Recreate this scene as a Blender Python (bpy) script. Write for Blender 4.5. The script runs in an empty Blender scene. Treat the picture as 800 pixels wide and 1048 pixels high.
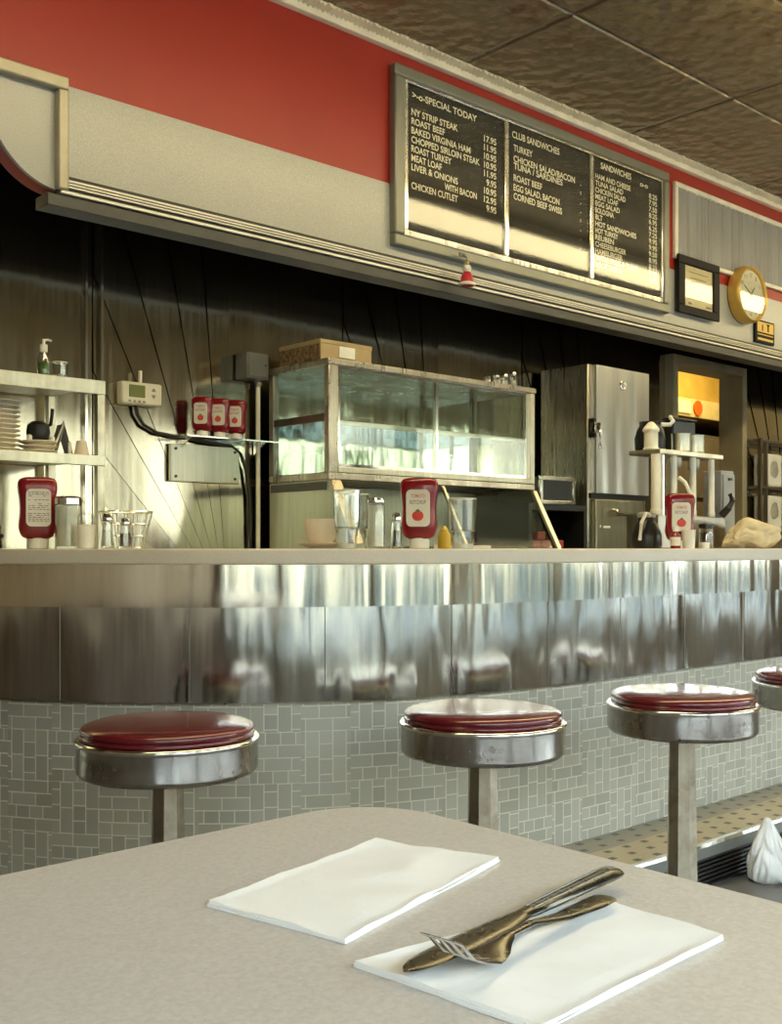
import bpy, bmesh, math, random
from mathutils import Vector, Matrix, noise
random.seed(7)
PI = math.pi
SC = bpy.context.scene
COL = SC.collection

# ------------------------------------------------------------------ materials
def nt_new(name):
    m = bpy.data.materials.new(name); m.use_nodes = True
    nt = m.node_tree; nt.nodes.clear()
    return m, nt
def N(nt, typ, **kw):
    n = nt.nodes.new(typ)
    for k, v in kw.items():
        if k.startswith('i_'): n.inputs[k[2:].replace('_', ' ')].default_value = v
        else: setattr(n, k, v)
    return n
def math_n(nt, op, a, b=None):
    n = nt.nodes.new('ShaderNodeMath'); n.operation = op
    for i, x in enumerate((a, b)):
        if x is None: continue
        if isinstance(x, (int, float)): n.inputs[i].default_value = x
        else: nt.links.new(x, n.inputs[i])
    return n.outputs[0]
def mixc(nt, f, a, b):
    n = nt.nodes.new('ShaderNodeMix'); n.data_type = 'RGBA'
    if isinstance(f, (int, float)): n.inputs[0].default_value = f
    else: nt.links.new(f, n.inputs[0])
    for i, x in ((6, a), (7, b)):
        if isinstance(x, tuple): n.inputs[i].default_value = (*x[:3], 1)
        else: nt.links.new(x, n.inputs[i])
    return n.outputs[2]
def ramp(nt, src, p0, p1):
    n = nt.nodes.new('ShaderNodeMapRange'); n.inputs[1].default_value = p0; n.inputs[2].default_value = p1
    nt.links.new(src, n.inputs[0]); return n.outputs[0]
def coords(nt, scale=(1, 1, 1), uv=False):
    tc = nt.nodes.new('ShaderNodeTexCoord'); mp = nt.nodes.new('ShaderNodeMapping')
    mp.inputs['Scale'].default_value = scale
    nt.links.new(tc.outputs['UV' if uv else 'Object'], mp.inputs['Vector'])
    return mp.outputs[0]
def noise_t(nt, vec, scale, detail=3, rough=.5):
    n = nt.nodes.new('ShaderNodeTexNoise'); n.inputs['Scale'].default_value = scale
    n.inputs['Detail'].default_value = detail; n.inputs['Roughness'].default_value = rough
    nt.links.new(vec, n.inputs['Vector']); return n.outputs['Fac']
def finish(nt, col, rough, metal=0., bump=None, bstr=.2, bdist=.01, coat=0., spec=.5, emis=None, estr=0., trans=0., alpha=1., coat_r=.05, aniso=0.):
    b = nt.nodes.new('ShaderNodeBsdfPrincipled'); o = nt.nodes.new('ShaderNodeOutputMaterial')
    def put(k, x):
        if isinstance(x, tuple): b.inputs[k].default_value = (*x[:3], 1)
        elif isinstance(x, (int, float)): b.inputs[k].default_value = x
        else: nt.links.new(x, b.inputs[k])
    put('Base Color', col); put('Roughness', rough); put('Metallic', metal)
    b.inputs['Coat Weight'].default_value = coat; b.inputs['Coat Roughness'].default_value = coat_r
    b.inputs['Specular IOR Level'].default_value = spec
    b.inputs['Transmission Weight'].default_value = trans; b.inputs['Alpha'].default_value = alpha
    if emis: put('Emission Color', emis); b.inputs['Emission Strength'].default_value = estr
    if bump is not None:
        bp = nt.nodes.new('ShaderNodeBump'); bp.inputs['Strength'].default_value = bstr; bp.inputs['Distance'].default_value = bdist
        nt.links.new(bump, bp.inputs['Height']); nt.links.new(bp.outputs[0], b.inputs['Normal'])
    nt.links.new(b.outputs[0], o.inputs[0])
MATS = {}
def M(name, col, rough=.5, metal=0., var=.12, vscale=8., bstr=.0, bscale=60., coat=0., spec=.5, stretch=(1, 1, 1), **kw):
    """plain procedural material: colour with a little noise, optional bump"""
    if name in MATS: return MATS[name]
    m, nt = nt_new(name)
    vec = coords(nt, stretch)
    f = noise_t(nt, vec, vscale, 4)
    dark = tuple(c * (1 - var) for c in col); lite = tuple(min(1, c * (1 + var)) for c in col)
    c = mixc(nt, ramp(nt, f, .3, .7), dark, lite)
    bp = noise_t(nt, vec, bscale, 3) if bstr else None
    finish(nt, c, rough, metal, bp, bstr, .004, coat, spec, **kw)
    MATS[name] = m; return m
def steel(name, col=(.62, .6, .55), rough=.22, dirt=None, dirt_amt=.4, stretch=(1, 1, .05), bstr=.12, bscale=7., bdist=.02, streak=60., dscale=9., wz=.35):
    if name in MATS: return MATS[name]
    m, nt = nt_new(name)
    wav = noise_t(nt, coords(nt, (1, 1, wz)), bscale, 2, .4)
    st = noise_t(nt, coords(nt, stretch), streak, 3)
    c = mixc(nt, ramp(nt, st, .3, .7), tuple(x * .88 for x in col), tuple(min(1, x * 1.08) for x in col))
    r = math_n(nt, 'ADD', math_n(nt, 'MULTIPLY', st, .14), rough - .07)
    if dirt:
        d = noise_t(nt, coords(nt), dscale, 5, .65)
        dm = math_n(nt, 'MULTIPLY', ramp(nt, d, .45, .75), dirt_amt)
        c = mixc(nt, dm, c, dirt)
        r = math_n(nt, 'ADD', r, math_n(nt, 'MULTIPLY', dm, .3))
    finish(nt, c, r, 1.0, wav, bstr, bdist)
    MATS[name] = m; return m
def glass(name, tint=(.93, .97, .95), rough=.02, ior=1.5, boost=1.0):
    if name in MATS: return MATS[name]
    m, nt = nt_new(name)
    t = N(nt, 'ShaderNodeBsdfTransparent'); t.inputs[0].default_value = (*tint, 1)
    g = N(nt, 'ShaderNodeBsdfGlossy'); g.inputs['Roughness'].default_value = rough
    lw = N(nt, 'ShaderNodeLayerWeight'); lw.inputs[0].default_value = .5; f0 = ((ior - 1) / (ior + 1)) ** 2
    fr = math_n(nt, 'ADD', math_n(nt, 'MULTIPLY', math_n(nt, 'POWER', lw.outputs['Facing'], 5.0), 1 - f0), f0)
    mx = N(nt, 'ShaderNodeMixShader'); o = N(nt, 'ShaderNodeOutputMaterial')
    nt.links.new(math_n(nt, 'MINIMUM', math_n(nt, 'MULTIPLY', fr, boost), 1.0), mx.inputs[0])
    nt.links.new(t.outputs[0], mx.inputs[1]); nt.links.new(g.outputs[0], mx.inputs[2])
    nt.links.new(mx.outputs[0], o.inputs[0]); MATS[name] = m; return m
def emit(name, col, s):
    if name in MATS: return MATS[name]
    m, nt = nt_new(name)
    e = N(nt, 'ShaderNodeEmission'); e.inputs[0].default_value = (*col, 1); e.inputs[1].default_value = s
    o = N(nt, 'ShaderNodeOutputMaterial'); nt.links.new(e.outputs[0], o.inputs[0]); MATS[name] = m; return m

def mat_tin():
    m, nt = nt_new('pressed tin ceiling'); v = coords(nt)
    sx = N(nt, 'ShaderNodeSeparateXYZ'); nt.links.new(v, sx.inputs[0])
    # stamped pattern + panel seams as relief
    vo = N(nt, 'ShaderNodeTexVoronoi'); vo.feature = 'SMOOTH_F1'; vo.inputs['Scale'].default_value = 16; nt.links.new(v, vo.inputs['Vector'])
    n1 = noise_t(nt, v, 15, 5, .6)
    n2 = noise_t(nt, v, 3.5, 4, .6)
    fx = math_n(nt, 'ABSOLUTE', math_n(nt, 'SUBTRACT', math_n(nt, 'FRACT', math_n(nt, 'DIVIDE', math_n(nt, 'ADD', sx.outputs[0], 20.3), 1.22)), .5))
    fy = math_n(nt, 'ABSOLUTE', math_n(nt, 'SUBTRACT', math_n(nt, 'FRACT', math_n(nt, 'DIVIDE', math_n(nt, 'ADD', sx.outputs[1], 20.13), .61)), .5))
    ex = math_n(nt, 'SUBTRACT', 1.0, ramp(nt, math_n(nt, 'MULTIPLY', fx, 1.22), .006, .02))
    ey = math_n(nt, 'SUBTRACT', 1.0, ramp(nt, math_n(nt, 'MULTIPLY', fy, .61), .006, .02))
    seam = math_n(nt, 'MAXIMUM', ex, ey)
    h = math_n(nt, 'ADD', math_n(nt, 'MULTIPLY', vo.outputs['Distance'], 1.2), math_n(nt, 'ADD', math_n(nt, 'MULTIPLY', n1, .6), math_n(nt, 'MULTIPLY', n2, 1.2)))
    h = math_n(nt, 'SUBTRACT', h, math_n(nt, 'MULTIPLY', seam, 1.2))
    n3 = noise_t(nt, v, 1.6, 5, .7)
    c = mixc(nt, ramp(nt, n3, .52, .68), (.26, .22, .13), (.18, .09, .04))
    c = mixc(nt, ramp(nt, n1, .35, .7), c, (.34, .29, .19))
    c = mixc(nt, math_n(nt, 'MULTIPLY', seam, .7), c, (.05, .04, .03))
    finish(nt, c, .25, .6, h, 1.0, .022)
    return m
def mat_laminate(name, col, sp=.12, rough=.35, coat=.0):
    if name in MATS: return MATS[name]
    m, nt = nt_new(name); v = coords(nt)
    n1 = noise_t(nt, v, 260, 2, .6); n2 = noise_t(nt, v, 6, 3)
    c = mixc(nt, ramp(nt, n1, .3, .7), tuple(x * (1 - sp) for x in col), tuple(min(1, x * (1 + sp)) for x in col))
    c = mixc(nt, math_n(nt, 'MULTIPLY', ramp(nt, n2, .35, .75), .25), c, tuple(x * .85 for x in col))
    finish(nt, c, rough, 0., n1, .05, .001, coat, coat_r=.24)
    MATS[name] = m; return m
def mat_tiles():
    m, nt = nt_new('brushed metal mosaic tiles'); v = coords(nt, (1, 1, 1), True)
    br = N(nt, 'ShaderNodeTexBrick'); br.offset = .5; br.offset_frequency = 2; br.squash = .55; br.squash_frequency = 3
    br.inputs['Scale'].default_value = 1; br.inputs['Brick Width'].default_value = .072; br.inputs['Row Height'].default_value = .033
    br.inputs['Mortar Size'].default_value = .0017; br.inputs['Mortar Smooth'].default_value = .2
    br.inputs['Color1'].default_value = (.34, .33, .28, 1); br.inputs['Color2'].default_value = (.43, .42, .36, 1)
    br.inputs['Mortar'].default_value = (.62, .60, .50, 1)
    nt.links.new(v, br.inputs['Vector'])
    # second set turned upright, swapped in by blocks, so the courses break up like a woven pattern
    mp = N(nt, 'ShaderNodeMapping'); mp.inputs['Rotation'].default_value = (0, 0, PI / 2); nt.links.new(v, mp.inputs['Vector'])
    b2 = N(nt, 'ShaderNodeTexBrick'); b2.offset = .5; b2.squash = .6; b2.squash_frequency = 2
    for k in ('Scale', 'Brick Width', 'Row Height', 'Mortar Size', 'Mortar Smooth', 'Color1', 'Color2', 'Mortar'):
        a = br.inputs[k].default_value; b2.inputs[k].default_value = a
    b2.inputs['Brick Width'].default_value = .066; b2.inputs['Row Height'].default_value = .036
    nt.links.new(mp.outputs[0], b2.inputs['Vector'])
    ck = N(nt, 'ShaderNodeTexChecker'); ck.inputs['Scale'].default_value = 1 / .132
    nt.links.new(v, ck.inputs['Vector'])
    c = mixc(nt, ck.outputs['Fac'], br.outputs['Color'], b2.outputs['Color'])
    mx = N(nt, 'ShaderNodeMix'); nt.links.new(ck.outputs['Fac'], mx.inputs[0]); nt.links.new(br.outputs['Fac'], mx.inputs[2]); nt.links.new(b2.outputs['Fac'], mx.inputs[3])
    g = mx.outputs[0]
    met = math_n(nt, 'SUBTRACT', .4, math_n(nt, 'MULTIPLY', g, .4))
    finish(nt, c, .45, met, math_n(nt, 'SUBTRACT', 1.0, g), .4, .002)
    return m
def mat_ledge():
    m, nt = nt_new('tan dotted step tiles'); v = coords(nt, (1, 1, 1), True)
    s = N(nt, 'ShaderNodeSeparateXYZ'); nt.links.new(v, s.inputs[0])
    p, q = .052, .052
    row = math_n(nt, 'FLOOR', math_n(nt, 'DIVIDE', s.outputs[1], q))
    off = math_n(nt, 'MULTIPLY', math_n(nt, 'MODULO', row, 2), .5)
    fx = math_n(nt, 'ABSOLUTE', math_n(nt, 'SUBTRACT', math_n(nt, 'FRACT', math_n(nt, 'ADD', math_n(nt, 'DIVIDE', s.outputs[0], p * 1.6), off)), .5))
    fy = math_n(nt, 'ABSOLUTE', math_n(nt, 'SUBTRACT', math_n(nt, 'FRACT', math_n(nt, 'DIVIDE', s.outputs[1], q)), .5))
    dot = math_n(nt, 'MULTIPLY', math_n(nt, 'LESS_THAN', fx, .15), math_n(nt, 'LESS_THAN', fy, .2))
    line = math_n(nt, 'GREATER_THAN', fy, .475)
    n1 = noise_t(nt, coords(nt), 5, 4)
    c = mixc(nt, ramp(nt, n1, .3, .7), (.27, .22, .125), (.36, .30, .18))
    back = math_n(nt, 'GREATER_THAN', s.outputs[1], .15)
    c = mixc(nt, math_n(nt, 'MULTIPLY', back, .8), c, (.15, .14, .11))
    c = mixc(nt, math_n(nt, 'MULTIPLY', line, .5), c, (.2, .16, .1))
    c = mixc(nt, dot, c, (.03, .025, .02))
    finish(nt, c, .4)
    return m

TIN = mat_tin(); TILES = mat_tiles(); LEDGE = mat_ledge()
RED = M('red wall paint', (.37, .024, .014), .42, var=.06, vscale=3, bstr=.05, bscale=150)
LAM = mat_laminate('speckled cream laminate', (.385, .385, .345), .16, .40, .5)
TABLE = mat_laminate('grey beige table laminate', (.51, .47, .425), .10, .42)
TOPM = mat_laminate('beige counter laminate', (.66, .58, .47), .06, .35)
CREAM = M('cream trim paint', (.86, .81, .66), .4)
CHROME = steel('chrome trim', (.78, .76, .70), .12, bstr=.03)
STEEL = steel('counter steel', (.58, .57, .54), .14, bstr=.8, bscale=6.5, bdist=.02, wz=.25)
BAND = steel('counter band steel', (.74, .69, .60), .10, bstr=.8, bscale=5.5, bdist=.02, wz=.10)
WALLST = steel('back wall steel', (.56, .52, .42), .12, bstr=.10, bscale=4)
DOORST = steel('rippled door steel', (.82, .82, .80), .3, bstr=.25, bscale=5, bdist=.03, streak=12)
DARKST = steel('dull dark steel', (.30, .28, .235), .3, bstr=.04)
RACKST = steel('worn shelf steel', (.74, .70, .56), .34, (.35, .28, .17), .4, bstr=.08)
FRAMEST = steel('tan worn steel frame', (.62, .55, .43), .28, (.25, .16, .10), .5, bstr=.1)
RINGST = steel('tarnished stool chrome', (.50, .48, .45), .16, (.14, .095, .05), .7, (1, 1, .3), .25, dscale=6)
POSTST = steel('stained stool post', (.40, .36, .29), .32, (.12, .075, .035), .7, bstr=.05)
CUTL = steel('worn cutlery steel', (.125, .118, .10), .28, bstr=.0)
FORKST = steel('bright fork steel', (.66, .63, .58), .18, bstr=.0)
VINYL = M('oxblood vinyl', (.105, .006, .010), .26, var=.15, vscale=5, bstr=.12, bscale=14, coat=.5)
BLACK = M('black plastic', (.012, .012, .011), .35)
BLKIN = M('dark interior', (.02, .02, .017), .6)
WHITE = M('white plastic', (.80, .78, .70), .4)
KRED = M('ketchup red plastic', (.22, .006, .012), .22, coat=.3)
LABELM = M('paper label', (.74, .70, .60), .5)
TOMATO = M('tomato print', (.62, .05, .03), .45)
INK = M('grey label ink', (.25, .20, .18), .6)
PINK = M('faded red ink', (.60, .16, .14), .6)
PORC = M('cream china', (.74, .68, .55), .25, var=.05)
PINKCH = M('pinkish beige china', (.82, .71, .57), .3, var=.06)
SUGAR = M('white sugar', (.95, .92, .80), .7, bstr=.3, bscale=200)
NAP = M('white paper napkin', (.80, .79, .76), .8, var=.03, bstr=.25, bscale=55)
CARD = M('brown cardboard', (.42, .31, .16), .7)
CARDP = M('printed cardboard end', (.20, .13, .06), .7, var=.8, vscale=60)
CLOTH = M('cream plastic cloth', (.66, .56, .36), .5, bstr=.1, bscale=18)
BAGW = M('white plastic bag film', (.74, .74, .74), .3, bstr=.3, bscale=30)
BAGB = M('black bag film', (.02, .02, .022), .2, bstr=.3, bscale=30)
GREYP = M('grey painted metal', (.13, .135, .12), .45)
GREYL = M('light grey painted metal', (.34, .34, .33), .4)
THERMO = M('beige thermostat plastic', (.66, .62, .48), .45)
LCD = M('green lcd', (.16, .18, .06), .15)
RUB = M('black cable rubber', (.02, .017, .013), .4)
GREEN = M('green liquid soap', (.09, .16, .03), .3)
MUST = M('mustard yellow', (.62, .42, .04), .35)
GOLD = M('yellow gold rim', (.70, .44, .10), .3, .3)
FACE = M('clock face', (.66, .63, .50), .5)
SIGNY = M('yellow sign', (.80, .52, .08), .45)
BOARD = M('black letter board felt', (.022, .019, .013), .75, var=.6, vscale=4)
LETTER = M('cream plastic letters', (.95, .90, .70), .4, var=.03)
ALU = M('aluminium sign frame', (.25, .25, .21), .42, .5, var=.05)
CURT = M('pleated grey panel', (.33, .32, .30), .55, var=.1, vscale=3)
BLKF = M('black picture frame', (.010, .009, .008), .55, spec=.2)
PAPER = M('cream certificate paper', (.72, .62, .38), .55)
KITY = M('yellow kitchen enamel', (.50, .31, .05), .4)
KITW = M('kitchen wall paint', (.34, .27, .15), .6)
CARDW = M('pale card', (.85, .78, .5), .6)
ORANGE = M('orange sign', (.95, .16, .01), .5)
FLOORM = M('dark brown floor tile', (.15, .14, .13), .22, var=.25, vscale=3)
BROWN = M('brown panelled wall', (.10, .06, .035), .5)
FRONTM = M('buff wall paint', (.26, .22, .15), .6)
PAVE = M('pale pavement', (.20, .21, .20), .8)
GLASS = glass('clear glass'); CASEG = glass('case glass', (.92, .96, .93), .015, 1.5, 2.2); WING = glass('window glass', (.97, .98, .98))
TUMB = glass('tumbler glass', (.95, .965, .95), .04, 1.5, 3.2)
GLINT = M('pale glass glint', (.75, .78, .70), .1, spec=1.0)  # opaque pale tone painting in the highlights of tumbler rims and bases
FILM = glass('clear film wrap', (.80, .80, .78), .12, 1.45, 3.0)

# ------------------------------------------------------------------ mesh helpers
class MB:
    def __init__(s): s.bm = bmesh.new(); s.uv = None
    def face(s, pts):
        return s.bm.faces.new([s.bm.verts.new(p) for p in pts])
    def box(s, x0, x1, y0, y1, z0, z1):
        v = [s.bm.verts.new((x, y, z)) for x in (x0, x1) for y in (y0, y1) for z in (z0, z1)]
        for f in ((0, 1, 3, 2), (4, 6, 7, 5), (0, 4, 5, 1), (2, 3, 7, 6), (0, 2, 6, 4), (1, 5, 7, 3)):
            s.bm.faces.new([v[i] for i in f])
        return s
    def prism(s, poly, axis, d0, d1):
        """poly: 2d points; axis 'x': (y,z); 'y': (x,z); 'z': (x,y)"""
        mk = {'x': lambda p, d: (d, p[0], p[1]), 'y': lambda p, d: (p[0], d, p[1]), 'z': lambda p, d: (p[0], p[1], d)}[axis]
        a = [s.bm.verts.new(mk(p, d0)) for p in poly]; b = [s.bm.verts.new(mk(p, d1)) for p in poly]
        n = len(poly)
        s.bm.faces.new(a); s.bm.faces.new(list(reversed(b)))
        for i in range(n): s.bm.faces.new((a[i], b[i], b[(i + 1) % n], a[(i + 1) % n]))
        return s
    def lathe(s, prof, c=(0, 0, 0), seg=32, rx=1., ry=1.):
        rows = []
        for r, z in prof:
            if r < 1e-6: rows.append([s.bm.verts.new((c[0], c[1], c[2] + z))])
            else: rows.append([s.bm.verts.new((c[0] + rx * r * math.cos(2 * PI * k / seg), c[1] + ry * r * math.sin(2 * PI * k / seg), c[2] + z)) for k in range(seg)])
        for a, b in zip(rows, rows[1:]):
            for k in range(seg):
                k2 = (k + 1) % seg
                if len(a) == 1 and len(b) == 1: continue
                if len(a) == 1: s.bm.faces.new((a[0], b[k2], b[k]))
                elif len(b) == 1: s.bm.faces.new((a[k], a[k2], b[0]))
                else: s.bm.faces.new((a[k], a[k2], b[k2], b[k]))
        return s
    def tube(s, path, r, seg=10, caps=True):
        rs = r if isinstance(r, (list, tuple)) else [r] * len(path)
        P = [Vector(p) for p in path]; rows = []
        up = Vector((0, 0, 1))
        for i, p in enumerate(P):
            t = (P[min(i + 1, len(P) - 1)] - P[max(i - 1, 0)]).normalized()
            a = t.cross(up)
            if a.length < 1e-3: a = t.cross(Vector((0, 1, 0)))
            a.normalize(); b = t.cross(a).normalized()
            rows.append([s.bm.verts.new(p + rs[i] * (a * math.cos(2 * PI * k / seg) + b * math.sin(2 * PI * k / seg))) for k in range(seg)])
        for a, b in zip(rows, rows[1:]):
            for k in range(seg): s.bm.faces.new((a[k], a[(k + 1) % seg], b[(k + 1) % seg], b[k]))
        if caps: s.bm.faces.new(rows[0]); s.bm.faces.new(rows[-1])
        return s
    def blade(s, st, seg=12):
        """sweep of flat ovals: stations (centre, across unit vector, half width, half thickness)"""
        rows = []
        for c, ax, hw, ht in st:
            c = Vector(c); ax = Vector(ax).normalized()
            rows.append([s.bm.verts.new(c + ax * hw * math.cos(2 * PI * k / seg) + Vector((0, 0, 1)) * ht * math.sin(2 * PI * k / seg)) for k in range(seg)])
        for a, b in zip(rows, rows[1:]):
            for k in range(seg): s.bm.faces.new((a[k], a[(k + 1) % seg], b[(k + 1) % seg], b[k]))
        s.bm.faces.new(rows[0]); s.bm.faces.new(rows[-1]); return s
    def torus(s, c, R, r, axis='z', seg=32, sec=8):
        path = []
        for k in range(seg):
            a = 2 * PI * k / seg; q = []
            for j in range(sec):
                b = 2 * PI * j / sec; rr = R + r * math.cos(b); h = r * math.sin(b)
                x, y = rr * math.cos(a), rr * math.sin(a)
                p = {'z': (x, y, h), 'y': (x, h, y), 'x': (h, x, y)}[axis]
                q.append(s.bm.verts.new((c[0] + p[0], c[1] + p[1], c[2] + p[2])))
            path.append(q)
        for i in range(seg):
            a, b = path[i], path[(i + 1) % seg]
            for j in range(sec): s.bm.faces.new((a[j], b[j], b[(j + 1) % sec], a[(j + 1) % sec]))
        return s
    def disc_y(s, c, r, y0, y1, seg=40):
        return s.prism([(c[0] + r * math.cos(2 * PI * k / seg), c[1] + r * math.sin(2 * PI * k / seg)) for k in range(seg)], 'y', y0, y1)
    def mesh(s, me):
        s.bm.from_mesh(me); return s
    def blob(s, c, size, amp=.25, freq=3., sub=4, seed=0, flat=None):
        n0 = len(s.bm.verts)
        r = bmesh.ops.create_icosphere(s.bm, subdivisions=sub, radius=1)
        for v in r['verts']:
            p = v.co.copy()
            d = 1 + amp * noise.noise(p * freq + Vector((seed, seed * 2, 0))) + amp * .6 * abs(noise.noise(p * freq * 2.3 + Vector((seed, 0, seed)))) 
            q = Vector((p.x * size[0], p.y * size[1], p.z * size[2])) * d
            if flat is not None: q.z = max(q.z, flat)
            v.co = Vector(c) + q
        return s
    def build(s, name, mat, parent=None, smooth=True, bevel=0., ang=35, world=True, kind=None):
        bm = s.bm
        bmesh.ops.recalc_face_normals(bm, faces=bm.faces[:])
        if parent is not None and world:
            acc = Vector((0, 0, 0)); q = parent
            while q is not None: acc += Vector(q.location); q = q.parent
            bmesh.ops.translate(bm, verts=bm.verts[:], vec=-acc)
        me = bpy.data.meshes.new(name); bm.to_mesh(me); bm.free()
        if smooth:
            me.polygons.foreach_set('use_smooth', [True] * len(me.polygons))
            me.set_sharp_from_angle(angle=math.radians(ang))
        me.materials.append(mat)
        o = bpy.data.objects.new(name, me); COL.objects.link(o)
        if parent is not None: o.parent = parent
        if bevel:
            b = o.modifiers.new('bevel', 'BEVEL'); b.width = bevel; b.segments = 2; b.limit_method = 'ANGLE'; b.harden_normals = False
        if kind: o['kind'] = kind
        return o
def box(name, mat, x0, x1, y0, y1, z0, z1, parent=None, bevel=0., kind=None, world=True):
    return MB().box(x0, x1, y0, y1, z0, z1).build(name, mat, parent, bevel=bevel, kind=kind, world=world, smooth=bool(bevel))
def thing(name, label, cat, loc, rot=0., group=None):
    o = bpy.data.objects.new(name, None); COL.objects.link(o)
    o.location = loc; o.rotation_euler = (0, 0, rot); o.empty_display_size = .05
    o['label'] = label; o['category'] = cat
    if group: o['group'] = group
    return o
def tag(o, label, cat, group=None):
    o['label'] = label; o['category'] = cat
    if group: o['group'] = group
    return o
def recentre(o):
    """origin of a single-mesh thing to its base"""
    vs = [v.co for v in o.data.vertices]
    c = Vector(((min(v.x for v in vs) + max(v.x for v in vs)) / 2, (min(v.y for v in vs) + max(v.y for v in vs)) / 2, min(v.z for v in vs)))
    o.data.transform(Matrix.Translation(-c)); o.location = c
    return o
def dup(root, loc, label, rot=None, group=None, scale=None):
    r = root.copy(); COL.objects.link(r); r.location = loc; r['label'] = label
    if rot is not None: r.rotation_euler = (0, 0, rot)
    if group: r['group'] = group
    if scale: r.scale = (scale,) * 3
    for ch in list(root.children):
        c = ch.copy(); COL.objects.link(c); c.parent = r
        for g in ch.children:
            d = g.copy(); COL.objects.link(d); d.parent = c
    return r

def text_mesh(strings):
    """strings: (text, x, z, width, height, align) -> list of (verts, faces) in x/z"""
    out = []
    cu = bpy.data.curves.new('txt', 'FONT'); ob = bpy.data.objects.new('txt', cu); COL.objects.link(ob)
    for tx, x, z, w, h, al in strings:
        cu.body = tx; cu.align_x = 'LEFT'; cu.offset = .02
        bpy.context.view_layer.update()
        me = bpy.data.meshes.new_from_object(ob.evaluated_get(bpy.context.evaluated_depsgraph_get()))
        if not me.vertices: continue
        x0 = min(v.co.x for v in me.vertices); x1 = max(v.co.x for v in me.vertices)
        y0, y1 = 0., .69
        sx = w / max(1e-6, x1 - x0); sz = h / (y1 - y0)
        ox = x if al == 'L' else (x - w if al == 'R' else x - w / 2)
        out.append(([(ox + (v.co.x - x0) * sx, z + v.co.y * sz) for v in me.vertices], [tuple(p.vertices) for p in me.polygons]))
        bpy.data.meshes.remove(me)
    bpy.data.objects.remove(ob); bpy.data.curves.remove(cu)
    return out
def add_text(mb, strings, y, depth=.0):
    """letters on the plane facing -y at distance y"""
    for vs, fs in text_mesh(strings):
        V = [mb.bm.verts.new((a, y, b)) for a, b in vs]
        for f in fs:
            try: mb.bm.faces.new([V[i] for i in f])
            except ValueError: pass
    return mb

# ------------------------------------------------------------------ camera (eye 1.0 m up, level, lens shifted)
TH = math.atan(1229 / 1120); CT, ST = math.cos(TH), math.sin(TH)
cam = bpy.data.cameras.new('camera'); cam_o = bpy.data.objects.new('camera', cam); COL.objects.link(cam_o)
cam_o.location = (0, 0, 1.0); cam_o.rotation_euler = (PI / 2, 0, -(PI / 2 - math.atan2(ST, CT)))
cam.sensor_fit = 'HORIZONTAL'; cam.sensor_width = 36; cam.lens = 36 * 1120 / 800; cam.shift_y = 37 / 800; cam.clip_start = .02
SC.camera = cam_o

# ------------------------------------------------------------------ room shell
CEIL = 3.14
box('floor', FLOORM, -3, 12, -1.5, 7.5, -.1, 0, kind='structure')
o = MB(); o.face([(-3, -1.5, CEIL), (12, -1.5, CEIL), (12, 3.95, CEIL), (-3, 3.95, CEIL)])
o.face([(-3, -1.5, CEIL + .1), (12, -1.5, CEIL + .1), (12, 3.95, CEIL + .1), (-3, 3.95, CEIL + .1)])
o.build('ceiling', TIN, kind='structure', smooth=False)
box('wall_left', M('tan wall paint', (.50, .41, .30), .6), -3.1, -3, -1.5, 4.0, 0, CEIL, kind='structure')
box('trim_4', BROWN, -3.0, -2.97, -1.4, 3.9, 0, .60, kind='structure')
box('wall_right', FRONTM, 12, 12.1, -1.5, 7.5, 0, CEIL, kind='structure')
# front wall with windows (behind the viewer)
WIN = [(-2.4, -.7), (-.45, 1.3), (1.55, 3.2), (3.42, 5.2), (5.40, 7.6), (7.82, 9.9)]
ZW0, ZW1 = .38, 2.3
w = MB(); w.box(-3, 12, -1.5, -1.4, 0, ZW0); w.box(-3, 12, -1.5, -1.4, ZW1, CEIL)
xs = [-3] + [x for p in WIN for x in p] + [12]
for a, b in zip(xs[::2], xs[1::2]): w.box(a, b, -1.5, -1.4, ZW0, ZW1)
w.build('wall_front', FRONTM, kind='structure', smooth=False)
for i, (a, b) in enumerate(WIN):
    f = MB(); t = .05
    f.box(a, b, -1.5, -1.39, ZW0, ZW0 + t); f.box(a, b, -1.5, -1.39, ZW1 - t, ZW1); f.box(a, a + t, -1.5, -1.39, ZW0 + t, ZW1 - t); f.box(b - t, b, -1.5, -1.39, ZW0 + t, ZW1 - t)
    f.box((a + b) / 2 - .025, (a + b) / 2 + .025, -1.48, -1.41, ZW0 + t, ZW1 - t)
    wf = f.build('window_%d' % (i + 1), CHROME, kind='structure', smooth=False)
    pg = MB(); pg.box(a + t, b - t, -1.452, -1.448, ZW0 + t, ZW1 - t)
    pg.build('pane', WING, wf, smooth=False)
box('pavement', M('dark asphalt', (.085, .10, .11), .8), -14, 24, -12, -1.5, -.2, -.02, kind='structure')
FAC = M('cream street facade', (.42, .38, .28), .8, var=.6, vscale=.5, stretch=(1, 1, .6))
box('facade', FAC, -14, 24, -12.3, -12, -.2, 5.5, kind='structure')
hg = MB(); rh = random.Random(11); x = -13.  # unseen hedge pieces, added so the counter steel reflects broken dark patches
while x < 23:
    w_ = rh.uniform(.5, 1.7); hg.box(x, min(x + w_, 23.5), -9.3, -8.6, -.02, rh.uniform(.7, .98)); x += w_ + rh.uniform(.35, 1.5)
hg.build('added_hedge', M('dark hedge', (.035, .05, .05), .8, var=.6, vscale=3), smooth=False, kind='structure')

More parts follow.
